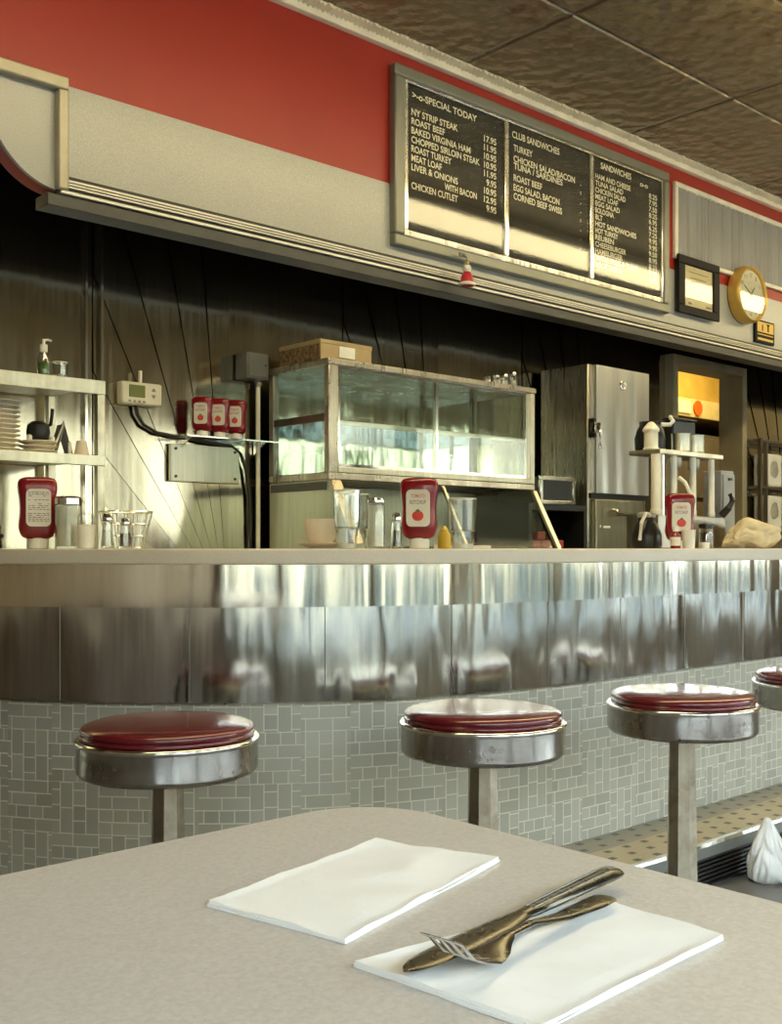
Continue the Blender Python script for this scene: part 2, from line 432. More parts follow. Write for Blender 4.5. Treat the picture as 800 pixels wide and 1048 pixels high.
# back wall (opening to the kitchen) and the sunburst steel sheets on it
DX0, DX1, DZ = 5.92, 6.70, 2.16
wb = MB()
wb.box(-3, DX0, 3.9, 4.0, 0, CEIL); wb.box(DX1, 12, 3.9, 4.0, 0, CEIL); wb.box(DX0, DX1, 3.9, 4.0, DZ, CEIL)
wall_back = wb.build('wall_back', WALLST, kind='structure', smooth=False)
def clip(poly, ax, val, keep_gt):
    out = []
    for i in range(len(poly)):
        a, b = poly[i], poly[(i + 1) % len(poly)]
        ia = (a[ax] >= val) if keep_gt else (a[ax] <= val); ib = (b[ax] >= val) if keep_gt else (b[ax] <= val)
        if ia: out.append(a)
        if ia != ib:
            t = (val - a[ax]) / (b[ax] - a[ax]); out.append((a[0] + t * (b[0] - a[0]), a[1] + t * (b[1] - a[1])))
    return out
def sunburst(x0, x1, z0, z1, cx, cz, angs, k):
    mb = MB(); R = 4.
    for i, (a, b) in enumerate(zip(angs, angs[1:])):
        ex = .35; a_, b_ = math.radians(a), math.radians(b)
        A = Vector((math.cos(a_), math.sin(a_))); B = Vector((math.cos(b_), math.sin(b_)))
        a2, b2 = (math.radians(a), math.radians(min(180, b + ex))) if (a + b) / 2 < 90 else (math.radians(max(0, a - ex)), math.radians(b))
        poly = [(cx, cz), (cx + R * math.cos(a2), cz + R * math.sin(a2)), (cx + R * math.cos(b2), cz + R * math.sin(b2))]
        for ax, val, gt in ((0, x0, True), (0, x1, False), (1, z0, True), (1, z1, False)):
            if len(poly) > 2: poly = clip(poly, ax, val, gt)
        if len(poly) < 3: continue
        # facet: lies on the wall along ray A and stands off along ray B (saw-tooth), mirrored about the upright
        lo, hi = (A, B) if (a + b) / 2 > 90 else (B, A)
        det = lo.x * hi.y - lo.y * hi.x
        def dep(p):
            dx, dz = p[0] - cx, p[1] - cz
            return .004 + max(0., k * (lo.x * dz - lo.y * dx) / det)
        vs = [mb.bm.verts.new((p[0], 3.9 - dep(p), p[1])) for p in poly]
        mb.bm.faces.new(vs)
    return mb
ANG = [0, 22, 38, 48, 57, 65, 72, 79, 85, 90, 95, 101, 108, 115, 123, 132, 142, 158, 180]
for (x0, x1, cx) in ((.72, 1.985, 1.36), (1.995, 3.24, 2.62), (3.25, 4.5, 3.87), (4.51, 5.80, 5.12), (6.76, 8.0, 7.48)):
    sunburst(x0, x1, .70, 3.0, cx, .72, ANG, .004).build('sunburst_sheet', WALLST, wall_back, smooth=False)
# seam mouldings
for x in (1.957, 2.022):
    box('seam_moulding', CHROME, x - .005, x + .005, 3.872, 3.9, .9, 3.0, wall_back)
# kitchen beyond the opening
box('wall_kitchen', KITW, 4.5, 12, 7.0, 7.1, 0, CEIL, kind='structure')
box('ceiling_kitchen', KITW, 4.5, 12, 4.0, 7.1, CEIL - .05, CEIL, kind='structure')
box('wall_partition', KITW, 4.4, 4.5, 4.0, 7.1, 0, CEIL, kind='structure')
d = MB(); t = .05
d.box(DX0 - t, DX0 + .006, 3.84, 4.02, 0, DZ + t); d.box(DX1 - .006, DX1 + t, 3.84, 4.02, 0, DZ + t); d.box(DX0 + .006, DX1 - .006, 3.84, 4.02, DZ - .006, DZ + t)
d.build('trim_1', M('olive brown jamb', (.34, .29, .18), .4, .2), kind='structure', bevel=.004)

# header (soffit) over the back bar
HV = 3.4
hd = MB(); hd.box(1.64, 12, HV, HV + .06, 2.125, CEIL - .003); hd.box(-3, 1.64, HV, HV + .06, 2.545, CEIL - .003)
header = hd.build('wall_header', RED, kind='structure', smooth=False)
box('dark_header_liner', BLKIN, -3, 12, HV + .0602, HV + .066, 2.56, CEIL - .004, header)  # unseen dark sheet added to darken what the steel wall mirrors
box('dark_header_liner', BLKIN, 1.66, 12, HV + .0602, HV + .066, 2.16, 2.56, header)
box('laminate_band', LAM, 1.64, 12, HV - .006, HV, 2.16, 2.528, header, kind='structure')
lp = MB(); lp.box(1.57, 12, HV - .022, HV + .07, 2.118, 2.158)
lp.build('under_fascia', M('dark fascia paint', (.06, .058, .05), .45), header, bevel=.003)
RIB = M('polished trim', (.70, .68, .60), .3, .7, var=.05)
box('rib_backing', BLACK, 1.606, 12, HV - .016, HV, 2.158, 2.226, header)
for z0, z1, p in ((2.163, 2.174, .028), (2.186, 2.193, .024), (2.196, 2.203, .023), (2.206, 2.214, .022)):
    box('chrome_rib', RIB, 1.614, 12, HV - p, HV - .016, z0, z1, header, bevel=.002)
# rounded left end panel of the header with its frame
ell = [(1.63 + .27 * math.cos(a), 2.505 + .33 * math.sin(a)) for a in [PI + (PI / 2) * k / 20 for k in range(21)]]
ell = [(max(1.36, x), z) for x, z in ell]
poly = [(1.36, 2.545)] + ell + [(1.63, 2.545)]
MB().prism(poly, 'y', HV - .004, HV + .012).build('end_panel', LAM, header)
MB().prism([(x + .003, z + .004 if z < 2.54 else z) for x, z in poly], 'y', HV + .012, HV + .09).build('end_underside', RED, header)
fr = MB(); fr.box(-.6, 1.64, HV - .035, HV, 2.502, 2.545); fr.box(1.602, 1.64, HV - .035, HV, 2.175, 2.502)
fr.build('end_frame', M('dull beige metal trim', (.42, .385, .29), .42, .35), header, bevel=.006)
# cornice with a crimped upper edge
co = MB(); co.box(-3, 12, HV - .022, HV, 3.088, CEIL - .002); co.box(-3, 12, HV - .032, HV - .02, 3.088, 3.100)
co.build('trim_2', CREAM, kind='structure', bevel=.003)
cr = MB()
x = 1.5
while x < 9.5:
    d0 = random.uniform(.018, .034)
    cr.prism([(x, 3.131), (x + .022, 3.131), (x + .011, 3.131 - d0 * .5)], 'y', HV - .045 - d0, HV - .02); x += .024
cr.box(-3, 12, HV - .06, HV - .02, 3.129, CEIL - .001)
cr.build('trim_3', CREAM, kind='structure', smooth=False)

# ------------------------------------------------------------------ service counter (swept along its curved front)
PTS = [(1.0, 3.28), (1.05, 3.04), (1.166, 2.795), (1.322, 2.568), (1.502, 2.378), (1.70, 2.224), (1.935, 2.103), (2.22, 2.022), (2.60, 1.987), (3.1, 1.985), (3.7, 1.985), (4.5, 1.985), (6, 1.985), (8, 1.985), (9.5, 1.985)]
def catmull(P, n):
    out = []
    for i in range(len(P) - 1):
        p0, p1, p2, p3 = P[max(0, i - 1)], P[i], P[i + 1], P[min(len(P) - 1, i + 2)]
        for k in range(n):
            t = k / n
            out.append(tuple(.5 * (2 * p1[j] + (p2[j] - p0[j]) * t + (2 * p0[j] - 5 * p1[j] + 4 * p2[j] - p3[j]) * t * t + (3 * p1[j] - p0[j] - 3 * p2[j] + p3[j]) * t ** 3) for j in (0, 1)))
    out.append(P[-1]); return out
PATH = catmull(PTS[:10], 14) + [(3.1 + .04 * k, 1.985) for k in range(1, 161)]
NRM, ARC = [], [0.]
for i, p in enumerate(PATH):
    a, b = PATH[max(0, i - 1)], PATH[min(len(PATH) - 1, i + 1)]
    t = Vector((b[0] - a[0], b[1] - a[1])).normalized(); NRM.append((t.y, -t.x))
    if i: ARC.append(ARC[-1] + math.dist(p, PATH[i - 1]))
def off(i, d): return (PATH[i][0] + NRM[i][0] * d, PATH[i][1] + NRM[i][1] * d)
def sweep(mb, d_out, d_in, z0, z1, i0=0, i1=None, wob=None):
    """ring solid between two offsets; d_out may vary along the run"""
    i1 = len(PATH) if i1 is None else i1
    uvl = mb.bm.loops.layers.uv.verify()
    rows = []
    for i in range(i0, i1):
        do = d_out + (wob(ARC[i]) if wob else 0)
        o_, n_ = off(i, do), off(i, d_in)
        rows.append([mb.bm.verts.new((*o_, z0)), mb.bm.verts.new((*o_, z1)), mb.bm.verts.new((*n_, z1)), mb.bm.verts.new((*n_, z0))])
    W = d_out - d_in
    vv = [z0, z1, z1 + W, z1 + W + z1 - z0, z1 + 2 * W + z1 - z0]
    for k, (a, b) in enumerate(zip(rows, rows[1:])):
        for j in range(4):
            f = mb.bm.faces.new((a[j], a[(j + 1) % 4], b[(j + 1) % 4], b[j]))
            s0, s1 = ARC[i0 + k], ARC[i0 + k + 1]
            base = 0 if j == 1 else None
            va, vb = (0, W) if j == 1 else (vv[j], vv[j + 1])
            for lp, uvc in zip(f.loops, ((s0, va), (s0, vb), (s1, vb), (s1, va))): lp[uvl].uv = uvc
    mb.bm.faces.new(rows[0]); mb.bm.faces.new(rows[-1]); return mb
counter = thing('service_counter', 'long curved diner counter with beige top, stainless panels and tiled base', 'counter', (2.0, 2.3, 0))
sweep(MB(), .035, -.52, .958, .9985).build('countertop', TOPM, counter, bevel=.004, ang=30)
SHEET = .345
def bulge(a):
    f = (a % SHEET) / SHEET
    k = int(a / SHEET)
    return .0035 * math.sin(PI * f) * (1 + .6 * math.sin(k * 2.3)) + .0012 * noise.noise(Vector((a * 9, 3.3, 0)))
def bulge2(a): return .0022 * noise.noise(Vector((a * 5.5, 7.7, 0))) + .0010 * noise.noise(Vector((a * 14, 1.7, 0)))
sweep(MB(), .012, -.02, .850, .958, wob=bulge2).build('steel_band', BAND, counter, ang=50)
sweep(MB(), .000, -.03, .608, .850, wob=bulge).build('steel_panel', STEEL, counter, ang=50)
for k in range(int(ARC[-1] / SHEET)):
    a = k * SHEET; i = min(range(len(ARC)), key=lambda j: abs(ARC[j] - a))
    p = off(i, .0005); MB().tube([(p[0], p[1], .610), (p[0], p[1], .849)], .0012, 6).build('panel_seam', DARKST, counter)
sweep(MB(), -.012, -.05, .602, .61).build('panel_edge', DARKST, counter)
sweep(MB(), -.022, -.06, .10, .604).build('tiled_base', TILES, counter, ang=50)
sweep(MB(), -.30, -.33, .10, .958).build('inner_carcass', DARKST, counter)
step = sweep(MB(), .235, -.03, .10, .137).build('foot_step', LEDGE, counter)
sweep(MB(), .245, .232, .128, .1395).build('step_nosing', CHROME, step)
sweep(MB(), .236, .20, .092, .128).build('step_fascia', GREYP, step)
sweep(MB(), .215, .20, 0, .095).build('grille_back', BLKIN, step)
gr = MB()
for k in range(7): sweep(gr, .228, .214, .004 + k * .013, .009 + k * .013)
gr.build('vent_grille', BLACK, step, smooth=False)

# ------------------------------------------------------------------ bar stools
def make_stool(loc, label):
    t = thing('bar_stool', label, 'stool', loc, 0, 'counter stools with oxblood seats')
    MB().lathe([(0, .0), (.088, 0), (.09, .006), (.082, .02), (.06, .035), (.045, .045), (0, .045)], seg=40).build('base_flange', POSTST, t, world=False)
    p = MB().lathe([(.041, .03), (.040, .1), (.033, .50), (.033, .545)], seg=8)
    p.build('post', POSTST, t, world=False, ang=20)
    MB().lathe([(.0, .536), (.165, .536), (.178, .539), (.184, .546), (.185, .551), (.185, .600), (.186, .603)], seg=64).build('seat_ring', RINGST, t, world=False, ang=45)
    MB().lathe([(.186, .603), (.1885, .606), (.188, .610), (.184, .613), (.176, .613), (.172, .610), (0, .610)], seg=64).build('ring_rim', CHROME, t, world=False, ang=60)
    MB().lathe([(0, .611), (.170, .611), (.176, .614), (.178, .618), (.1755, .622), (.1725, .6235), (.1758, .626), (.177, .630), (.173, .6355), (.160, .640), (.13, .644), (.08, .647), (0, .6485)], seg=64).build('seat_cushion', VINYL, t, world=False, ang=60)
    return t
stool = make_stool((1.185, 1.985, 0), 'red vinyl counter stool farthest left, in front of the dark end of the counter')
dup(stool, (1.815, 1.685, 0), 'red vinyl counter stool directly behind the table corner, second from the left', .5)
dup(stool, (2.40, 1.545, 0), 'red vinyl counter stool whose full brown post shows, right of the table corner', 1.1)
dup(stool, (3.075, 1.52, 0), 'red vinyl counter stool cut off by the right edge, beside the plastic bag', 1.7)

# ------------------------------------------------------------------ foreground table
table = thing('dining_table', 'grey beige laminate dining table with rounded corner in the foreground', 'table', (.1, .42, 0))
def rrect(x0, x1, y0, y1, r, n=10):
    P = []
    for cx, cy, a0 in ((x1 - r, y1 - r, 0), (x0 + r, y1 - r, 90), (x0 + r, y0 + r, 180), (x1 - r, y0 + r, 270)):
        for k in range(n + 1):
            a = math.radians(a0 + 90 * k / n); P.append((cx + r * math.cos(a), cy + r * math.sin(a)))
    return P
MB().prism(rrect(-.50, .697, .075, .79, .085, 16), 'z', .722, .76).build('table_top', TABLE, table, bevel=.004, ang=30)
MB().lathe([(0, 0), (.28, 0), (.28, .012), (.06, .05), (.04, .07), (.04, .70), (.12, .71), (.12, .722), (0, .722)], (.1, .42, 0), 32).build('pedestal', DARKST, table)

def napkin(label, pts, seed):
    """folded paper napkin: two thin rumpled layers on the table"""
    t = thing('paper_napkin', label, 'napkin', (pts[0][0], pts[0][1], .76), 0, 'paper napkins on the table')
    P = [Vector((*p, 0)) for p in pts]
    def layer(z, ins, sd, hem):
        n = 26; mb = MB(); top = []; bot = []
        for i in range(n + 1):
            r, b = [], []
            for j in range(n + 1):
                u, v = ins + (1 - 2 * ins) * i / n, ins + (1 - 2 * ins) * j / n
                p = P[0] * (1 - u) * (1 - v) + P[1] * u * (1 - v) + P[2] * u * v + P[3] * (1 - u) * v
                w = noise.noise(p * 26 + Vector((sd, 0, 0))) * .0020 + noise.noise(p * 90 + Vector((0, sd, 0))) * .0005
                e = min(u, 1 - u, v, 1 - v)
                if e < .03: w += .0008
                if abs(e - .08) < .012 and hem: w -= .0008
                p2 = p + Vector((noise.noise(p * 12 + Vector((sd, 9, 0))), noise.noise(p * 12 + Vector((sd, 0, 9))), 0)) * .0025
                r.append(mb.bm.verts.new((p2.x, p2.y, .76 + z + .0006 + max(0, w + .0006)))); b.append(mb.bm.verts.new((p2.x, p2.y, .76 + z)))
            top.append(r); bot.append(b)
        for i in range(n):
            for j in range(n):
                mb.bm.faces.new((top[i][j], top[i + 1][j], top[i + 1][j + 1], top[i][j + 1])); mb.bm.faces.new((bot[i][j], bot[i][j + 1], bot[i + 1][j + 1], bot[i + 1][j]))
        for i in range(n):
            for A in ((i, 0, i + 1, 0), (i, n, i + 1, n), (0, i, 0, i + 1), (n, i, n, i + 1)):
                mb.bm.faces.new((top[A[0]][A[1]], top[A[2]][A[3]], bot[A[2]][A[3]], bot[A[0]][A[1]]))
        return mb
    layer(.0002, 0, seed, False).build('lower_fold', NAP, t)
    layer(.0019, .006, seed + 5, True).build('upper_fold', NAP, t)
    return t
napkin('blank white folded paper napkin with nothing on it, farther on the table', [(.403, .624), (.591, .667), (.625, .562), (.425, .509)], 1.3)
napkin('white folded paper napkin lying under the knife and fork', [(.406, .478), (.604, .456), (.602, .358), (.420, .350)], 4.1)
ZT = .7650
kn = thing('table_knife', 'worn steel table knife lying across the nearer napkin', 'knife', (.5, .452, ZT))
A, B = Vector((.408, .437, ZT + .004)), Vector((.642, .468, ZT + .006)); D = (B - A).normalized(); S = Vector((-D.y, D.x, 0)).normalized()
Lk = (B - A).length
def along(s): return A + D * Lk * s
MB().blade([(along(s), S, w, h) for s, w, h in ((0, .001, .0006), (.02, .005, .0008), (.06, .0085, .001), (.12, .0102, .0012), (.25, .0106, .0014), (.40, .0098, .0016), (.47, .0075, .002), (.5, .006, .0025))]).build('blade', CUTL, kn)
MB().blade([(along(s), S, w, h) for s, w, h in ((.49, .0058, .0026), (.52, .0066, .003), (.6, .0072, .0034), (.8, .0086, .0038), (.94, .0098, .004), (.985, .0092, .0036), (1.0, .006, .002))]).build('handle', CUTL, kn)
rg = MB()
for q in (-.45, 0, .45):
    rg.tube([along(s) + S * w * q + Vector((0, 0, h * .9)) for s, w, h in ((.53, .0066, .003), (.6, .0072, .0034), (.8, .0086, .0038), (.94, .0098, .004))], .0006, 6)
rg.build('handle_ridges', CUTL, kn)
fk = thing('dinner_fork', 'steel dinner fork with raised tines beside the knife', 'fork', (.51, .43, ZT))
A, B = Vector((.597, .441, ZT + .003)), Vector((.412, .416, ZT)); D = (B - A).normalized(); S = Vector((-D.y, D.x, 0)).normalized(); Lf = (B - A).length
def fz(s):   # handle lies flat, neck lifts, bowl dips, tines sweep up
    pts = [(0, .003), (.25, .004), (.5, .010), (.62, .009), (.72, .004), (.80, .0035), (.86, .009), (1.0, .027)]
    for (a, za), (b, zb) in zip(pts, pts[1:]):
        if s <= b: k = (s - a) / (b - a); k = k * k * (3 - 2 * k); return za + (zb - za) * k
    return pts[-1][1]
def fa(s): p = A + D * Lf * s; return Vector((p.x, p.y, ZT + fz(s)))
MB().blade([(fa(s), S, w, h) for s, w, h in ((0, .006, .001), (.02, .0088, .0016), (.1, .0092, .0018), (.3, .0062, .0018), (.5, .0034, .0018), (.62, .0034, .0018), (.66, .006, .0016), (.70, .0098, .0014), (.745, .0124, .0012), (.765, .0128, .0012), (.78, .0122, .001))]).build('handle', CUTL, fk)
for q in (-1, -1 / 3, 1 / 3, 1):
    MB().blade([(fa(s) + S * .0106 * q, S, w, h) for s, w, h in ((.77, .0026, .0012), (.84, .0023, .0012), (.90, .0020, .0011), (.96, .0016, .001), (1.0, .0009, .0006))], 8).build('tine', FORKST, fk)

# ------------------------------------------------------------------ ketchup bottles
def ketchup(loc, label, rot, back=False, scale=1., group='ketchup bottles on the counter', lit=False):
    t = thing('ketchup_bottle', label, 'bottle', loc, rot, group)
    # wide flat squeeze bottle standing on its white cap; front faces local -y
    prof = [(.0, .028), (.6, .028), (.82, .034), (.93, .045), (1.0, .06), (1.0, .072), (.96, .09), (.94, .115), (.97, .14), (1.03, .158), (1.06, .172), (1.02, .188), (.9, .196), (.6, .2), (0, .2)]
    mb = MB(); rows = []; seg = 40
    for r, z in prof[1:-1]:
        row = []
        for k in range(seg):
            a = 2 * PI * k / seg; c, s = math.cos(a), math.sin(a); e = .62
            row.append(mb.bm.verts.new((.051 * r * math.copysign(abs(c) ** e, c), .030 * (r * .9 + .1) * math.copysign(abs(s) ** e, s), z)))
        rows.append(row)
    for a, b in zip(rows, rows[1:]):
        for k in range(seg): mb.bm.faces.new((a[k], a[(k + 1) % seg], b[(k + 1) % seg], b[k]))
    mb.bm.faces.new(rows[0]); mb.bm.faces.new(rows[-1])
    mb.build('body', KRED, t, world=False, ang=70)
    MB().lathe([(0, 0), (.026, 0), (.029, .002), (.029, .024), (.026, .03), (0, .03)], seg=28, ry=.85).build('cap', WHITE, t, world=False)
    lab = MB().prism(rrect(-.033, .033, .062, .166, .014, 6), 'y', -.0345, -.026).build('paper_label', LABELM, t, world=False)
    tx = MB()
    if back:
        rnd = random.Random(3)
        z = .158
        while z > .075:
            x = -.028
            while x < .027:
                w = rnd.uniform(.004, .012); w = min(w, .028 - x)
                if rnd.random() < .85 and w > .002: tx.box(x, x + w, -.0352, -.034, z - .0022, z)
                x += w + .003
            z -= .0052 if rnd.random() < .85 else .011
        tx.build('label_print', INK, lab, world=False, smooth=False)
    else:
        add_text(tx, [('TOMATO', 0, .143, .040, .010, 'C')], -.0351); tx.build('label_print', PINK, lab, world=False, smooth=False)
        t2 = add_text(MB(), [('KETCHUP', 0, .125, .046, .011, 'C')], -.0351); t2.build('label_print', INK, lab, world=False, smooth=False)
        MB().lathe([(0, -.014), (.008, -.013), (.015, -.006), (.0165, .002), (.013, .010), (.006, .013), (0, .011)], (0, -.0345, .092), 24, 1, .12).build('tomato_print', TOMATO, lab, world=False)
        MB().prism([(-.008, .106), (0, .102), (.008, .106), (.004, .108), (0, .112), (-.004, .108)], 'y', -.0372, -.036).build('leaf_print', GREEN, lab, world=False)
    t.scale = (scale,) * 3
    return t
def facing(u, v): return math.atan2(v, u) - PI / 2     # turn local -y towards the eye
ZC = .9985
ketchup((1.335, 2.937, ZC), 'red ketchup bottle showing its text-covered back label, left end of the counter', facing(1.335, 2.937) + .1, True)
k2 = ketchup((2.147, 2.237, ZC), 'red ketchup bottle with tomato label standing in front of the glass case', facing(2.147, 2.237) - .12)
ketchup((3.343, 2.162, ZC), 'red ketchup bottle standing before the white-tubed rack', facing(3.343, 2.162) + .2, scale=.97)
for i, (u, lb) in enumerate(((2.440, 'small red ketchup bottle on the wall ledge, nearest the thermostat'), (2.524, 'small red ketchup bottle on the wall ledge, middle of three'), (2.606, 'small red ketchup bottle on the wall ledge, nearest the electrical box'))):
    dup(k2, (u, 3.820, 1.4545), lb, -.85, 'ketchup bottles on the wall ledge', .82)

# ------------------------------------------------------------------ things on the counter, left
def jar(name, label, cat, loc, r, h, content, cap=CHROME, group=None, fill=.8, capr=1.02, caph=.16):
    t = thing(name, label, cat, loc, 0, group)
    MB().lathe([(0, 0), (r * .93, 0), (r, r * .12), (r, h * (1 - caph) - .004), (r * .92, h * (1 - caph)), (r * .90, h * (1 - caph)), (r * .955, h * (1 - caph) - .006), (r * .955, .006), (0, .006)], seg=28).build('glass', TUMB, t, world=False)
    MB().lathe([(0, .0065), (r * .93, .0065), (r * .93, h * fill), (r * .6, h * fill + .003), (0, h * fill + .004)], seg=28).build('contents', content, t, world=False)
    MB().lathe([(r * capr, h * (1 - caph)), (r * capr, h * .95), (r * .85, h * .99), (r * .4, h), (0, h)], seg=28).build('lid', cap, t, world=False)
    return t
jar('sugar_jar', 'glass jar of white sugar with steel lid beside the left ketchup bottle', 'jar', (1.392, 2.862, ZC), .0365, .147, SUGAR)
cream = thing('creamer_jar', 'small squat white jar with clear lid in front of the wire basket', 'jar', (1.394, 2.762, ZC))
MB().lathe([(0, 0), (.021, 0), (.024, .003), (.0245, .062), (.021, .066), (0, .066)], seg=24).build('body', WHITE, cream, world=False)
MB().lathe([(.022, .064), (.023, .066), (.0225, .090), (.018, .096), (0, .097)], seg=24).build('lid', TUMB, cream, world=False)
def shaker(loc, label, content, h=.09, r=.018, group='salt and pepper shakers on the counter'):
    t = thing('shaker', label, 'shaker', loc, 0, group)
    MB().lathe([(0, 0), (r, 0), (r * 1.05, .004), (r * .9, h * .4), (r * .72, h * .72), (r * .72, h * .75), (r * .62, h * .75), (r * .8, h * .4), (r * .9, .006), (0, .006)], seg=8).build('glass', TUMB, t, world=False, ang=20)
    MB().lathe([(0, .0065), (r * .82, .0065), (r * .78, h * .4), (r * .7, h * .5), (0, h * .5)], seg=12).build('contents', content, t, world=False)
    MB().lathe([(r * .76, h * .73), (r * .82, h * .76), (r * .82, h * .88), (r * .6, h * .97), (0, h)], seg=20).build('cap', CHROME, t, world=False)
    return t
PEPPER = M('ground pepper', (.10, .075, .05), .8)
SALT = M('table salt', (.82, .80, .74), .8)
shaker((1.437, 2.722, ZC), 'glass shaker with chrome cap standing at the left of the wire basket', SALT, .098)
shaker((1.478, 2.700, ZC), 'glass shaker with chrome cap in front of the wire basket', PEPPER, .085)
bk = thing('wire_basket', 'open chrome wire basket tapering to its base on the counter', 'basket', (1.535, 2.800, ZC))
def ring_pts(hx, hy, z, n=32):
    return [(hx * math.copysign(abs(math.cos(2 * PI * k / n)) ** .6, math.cos(2 * PI * k / n)), hy * math.copysign(abs(math.sin(2 * PI * k / n)) ** .6, math.sin(2 * PI * k / n)), z) for k in range(n + 1)]
MB().tube(ring_pts(.070, .055, .104), .0028, 6, False).build('rim', CHROME, bk, world=False)
b = MB()
for q, z in ((.9, .07), (.78, .036), (.68, .003)): b.tube(ring_pts(.070 * q, .055 * q, z), .0016, 6, False)
top = ring_pts(.070, .055, .104, 20); low = ring_pts(.070 * .68, .055 * .68, .003, 20)
for k in range(20): b.tube([top[k], low[k]], .0014, 6, False)
for k in range(5): b.tube([(-.044 + .022 * k, -.034, .003), (-.044 + .022 * k, .034, .003)], .0014, 6, False)
b.build('mesh', CHROME, bk, world=False)
bw = MB().blob((1.215, 3.045, ZC + .040), (.055, .045, .05), .45, 3, 4, 3, -.040).build('plastic_bag', BAGB)
recentre(tag(bw, 'crumpled black plastic bag at the far left end of the counter', 'bag'))

# counter, middle
sc = thing('saucer', 'pinkish beige saucer under the stacked bowl', 'saucer', (1.908, 2.383, ZC))
MB().lathe([(0, 0), (.035, 0), (.038, .003), (.062, .014), (.065, .017), (.062, .0175), (.036, .007), (0, .007)], seg=40).build('dish', PINKCH, sc, world=False)
bo = thing('bowl', 'pinkish beige china bowl resting on its saucer', 'bowl', (1.908, 2.383, ZC + .0075))
MB().lathe([(0, 0), (.026, 0), (.028, .004), (.040, .022), (.0465, .055), (.0475, .075), (.045, .075), (.043, .055), (.036, .026), (.024, .008), (0, .008)], seg=40).build('shell', PINKCH, bo, world=False)
def tumbler(loc, label, h, r, ribs=True):
    t = thing('drinking_glass', label, 'glass', loc, 0, 'drinking glasses on the counter')
    MB().lathe([(0, 0), (r * .72, 0), (r * .75, .004), (r * .82, h * .35), (r * .92, h * .36), (r, h), (r * .94, h), (r * .86, h * .38), (r * .74, h * .35), (r * .66, .012), (0, .010)], seg=16).build('glass', TUMB, t, world=False, ang=15)
    MB().torus((0, 0, h * .36), r * .86, .0025).build('ring', TUMB, t, world=False)
    MB().torus((0, 0, h - .001), r * .97, .0018).build('rim', GLINT, t, world=False)
    MB().lathe([(0, .001), (r * .70, .001), (r * .74, .014), (0, .012)], seg=16).build('thick_base', GLINT, t, world=False)
    return t
tumbler((1.900, 2.262, ZC), 'tall clear glass immediately right of the stacked bowl', .158, .037)
tumbler((1.982, 2.318, ZC), 'tall clear glass between the bowl and the sugar pourer', .152, .034)
jar('sugar_pourer', 'tall glass pourer of white sugar in front of the case', 'jar', (1.974, 2.226, ZC), .0235, .138, SUGAR, CHROME, fill=.84, caph=.09)
shaker((2.030, 2.205, ZC), 'pepper shaker with chrome cap just left of the middle ketchup bottle', PEPPER, .1, .017)
g = tumbler((2.238, 2.155, ZC), 'clear water glass right of the middle ketchup bottle', .142, .040)
mu = thing('mustard_bottle', 'small yellow mustard bottle half hidden behind the water glass', 'bottle', (2.300, 2.290, ZC))
MB().lathe([(0, 0), (.018, 0), (.020, .004), (.020, .04), (.014, .05), (0, .05)], seg=20).build('body', MUST, mu, world=False)
MB().lathe([(.012, .048), (.012, .056), (.003, .068), (0, .068)], seg=16).build('cap', MUST, mu, world=False)
tr = thing('tray', 'low white tray on the counter behind the water glass', 'tray', (2.475, 2.385, ZC), facing(2.475, 2.385))
MB().box(-.088, .088, -.045, .045, 0, .004).build('plate', WHITE, tr, world=False, bevel=.0015)
q = MB(); q.box(-.088, .088, -.045, -.041, .004, .010); q.box(-.088, .088, .041, .045, .004, .010); q.box(-.088, -.084, -.041, .041, .004, .010); q.box(.084, .088, -.041, .041, .004, .010)
q.build('lip', WHITE, tr, world=False)

# counter, right: rack of white tubes and what stands around it
rk = thing('tube_rack', 'steel rack of upright white tubes with a shelf on top', 'rack', (3.70, 2.40, ZC))
box('base', DARKST, 3.46, 3.93, 2.33, 2.47, ZC, ZC + .125, rk, .004)
box('top_shelf', RACKST, 3.475, 3.915, 2.33, 2.47, 1.352, 1.370, rk, .003)
for u, r, z0 in ((3.493, .019, ZC + .125), (3.609, .0125, ZC + .125), (3.742, .0125, ZC + .125), (3.874, .0125, ZC + .125)):
    MB().lathe([(r, 0), (r * 1.15, .003), (r * 1.15, .02), (r, .024), (r, 1.352 - z0)], (u, 2.36, z0), 18).build('tube', WHITE if u > 3.5 else CREAM, rk)
MB().tube([(3.535, 2.36, ZC + .125), (3.535, 2.36, 1.352)], .006).build('rod', CHROME, rk)
MB().tube([(3.615, 2.342, 1.27), (3.632, 2.325, 1.25), (3.655, 2.312, 1.20), (3.665, 2.31, 1.14)], .0075).build('hose', WHITE, rk)
for u in (3.68, 3.81): MB().lathe([(0, 0), (.022, .004), (.026, .02), (.026, .045)], (u, 2.40, 1.307), 18).build('cup_holder', DARKST, rk)
MB().tube([(3.90, 2.33, 1.13), (3.905, 2.30, 1.16), (3.915, 2.29, 1.19), (3.91, 2.30, 1.215)], [.016, .014, .012, .009]).build('lever', BLACK, rk)
cn = thing('canister', 'cream canister with pointed lid at the left of the rack shelf', 'canister', (3.497, 2.385, 1.3705))
MB().lathe([(0, 0), (.030, 0), (.030, .006), (.026, .008), (.026, .07), (0, .07)], seg=24).build('body', CREAM, cn, world=False)
MB().lathe([(.031, .068), (.031, .078), (.015, .098), (.008, .104), (0, .106)], seg=24).build('lid', CREAM, cn, world=False)
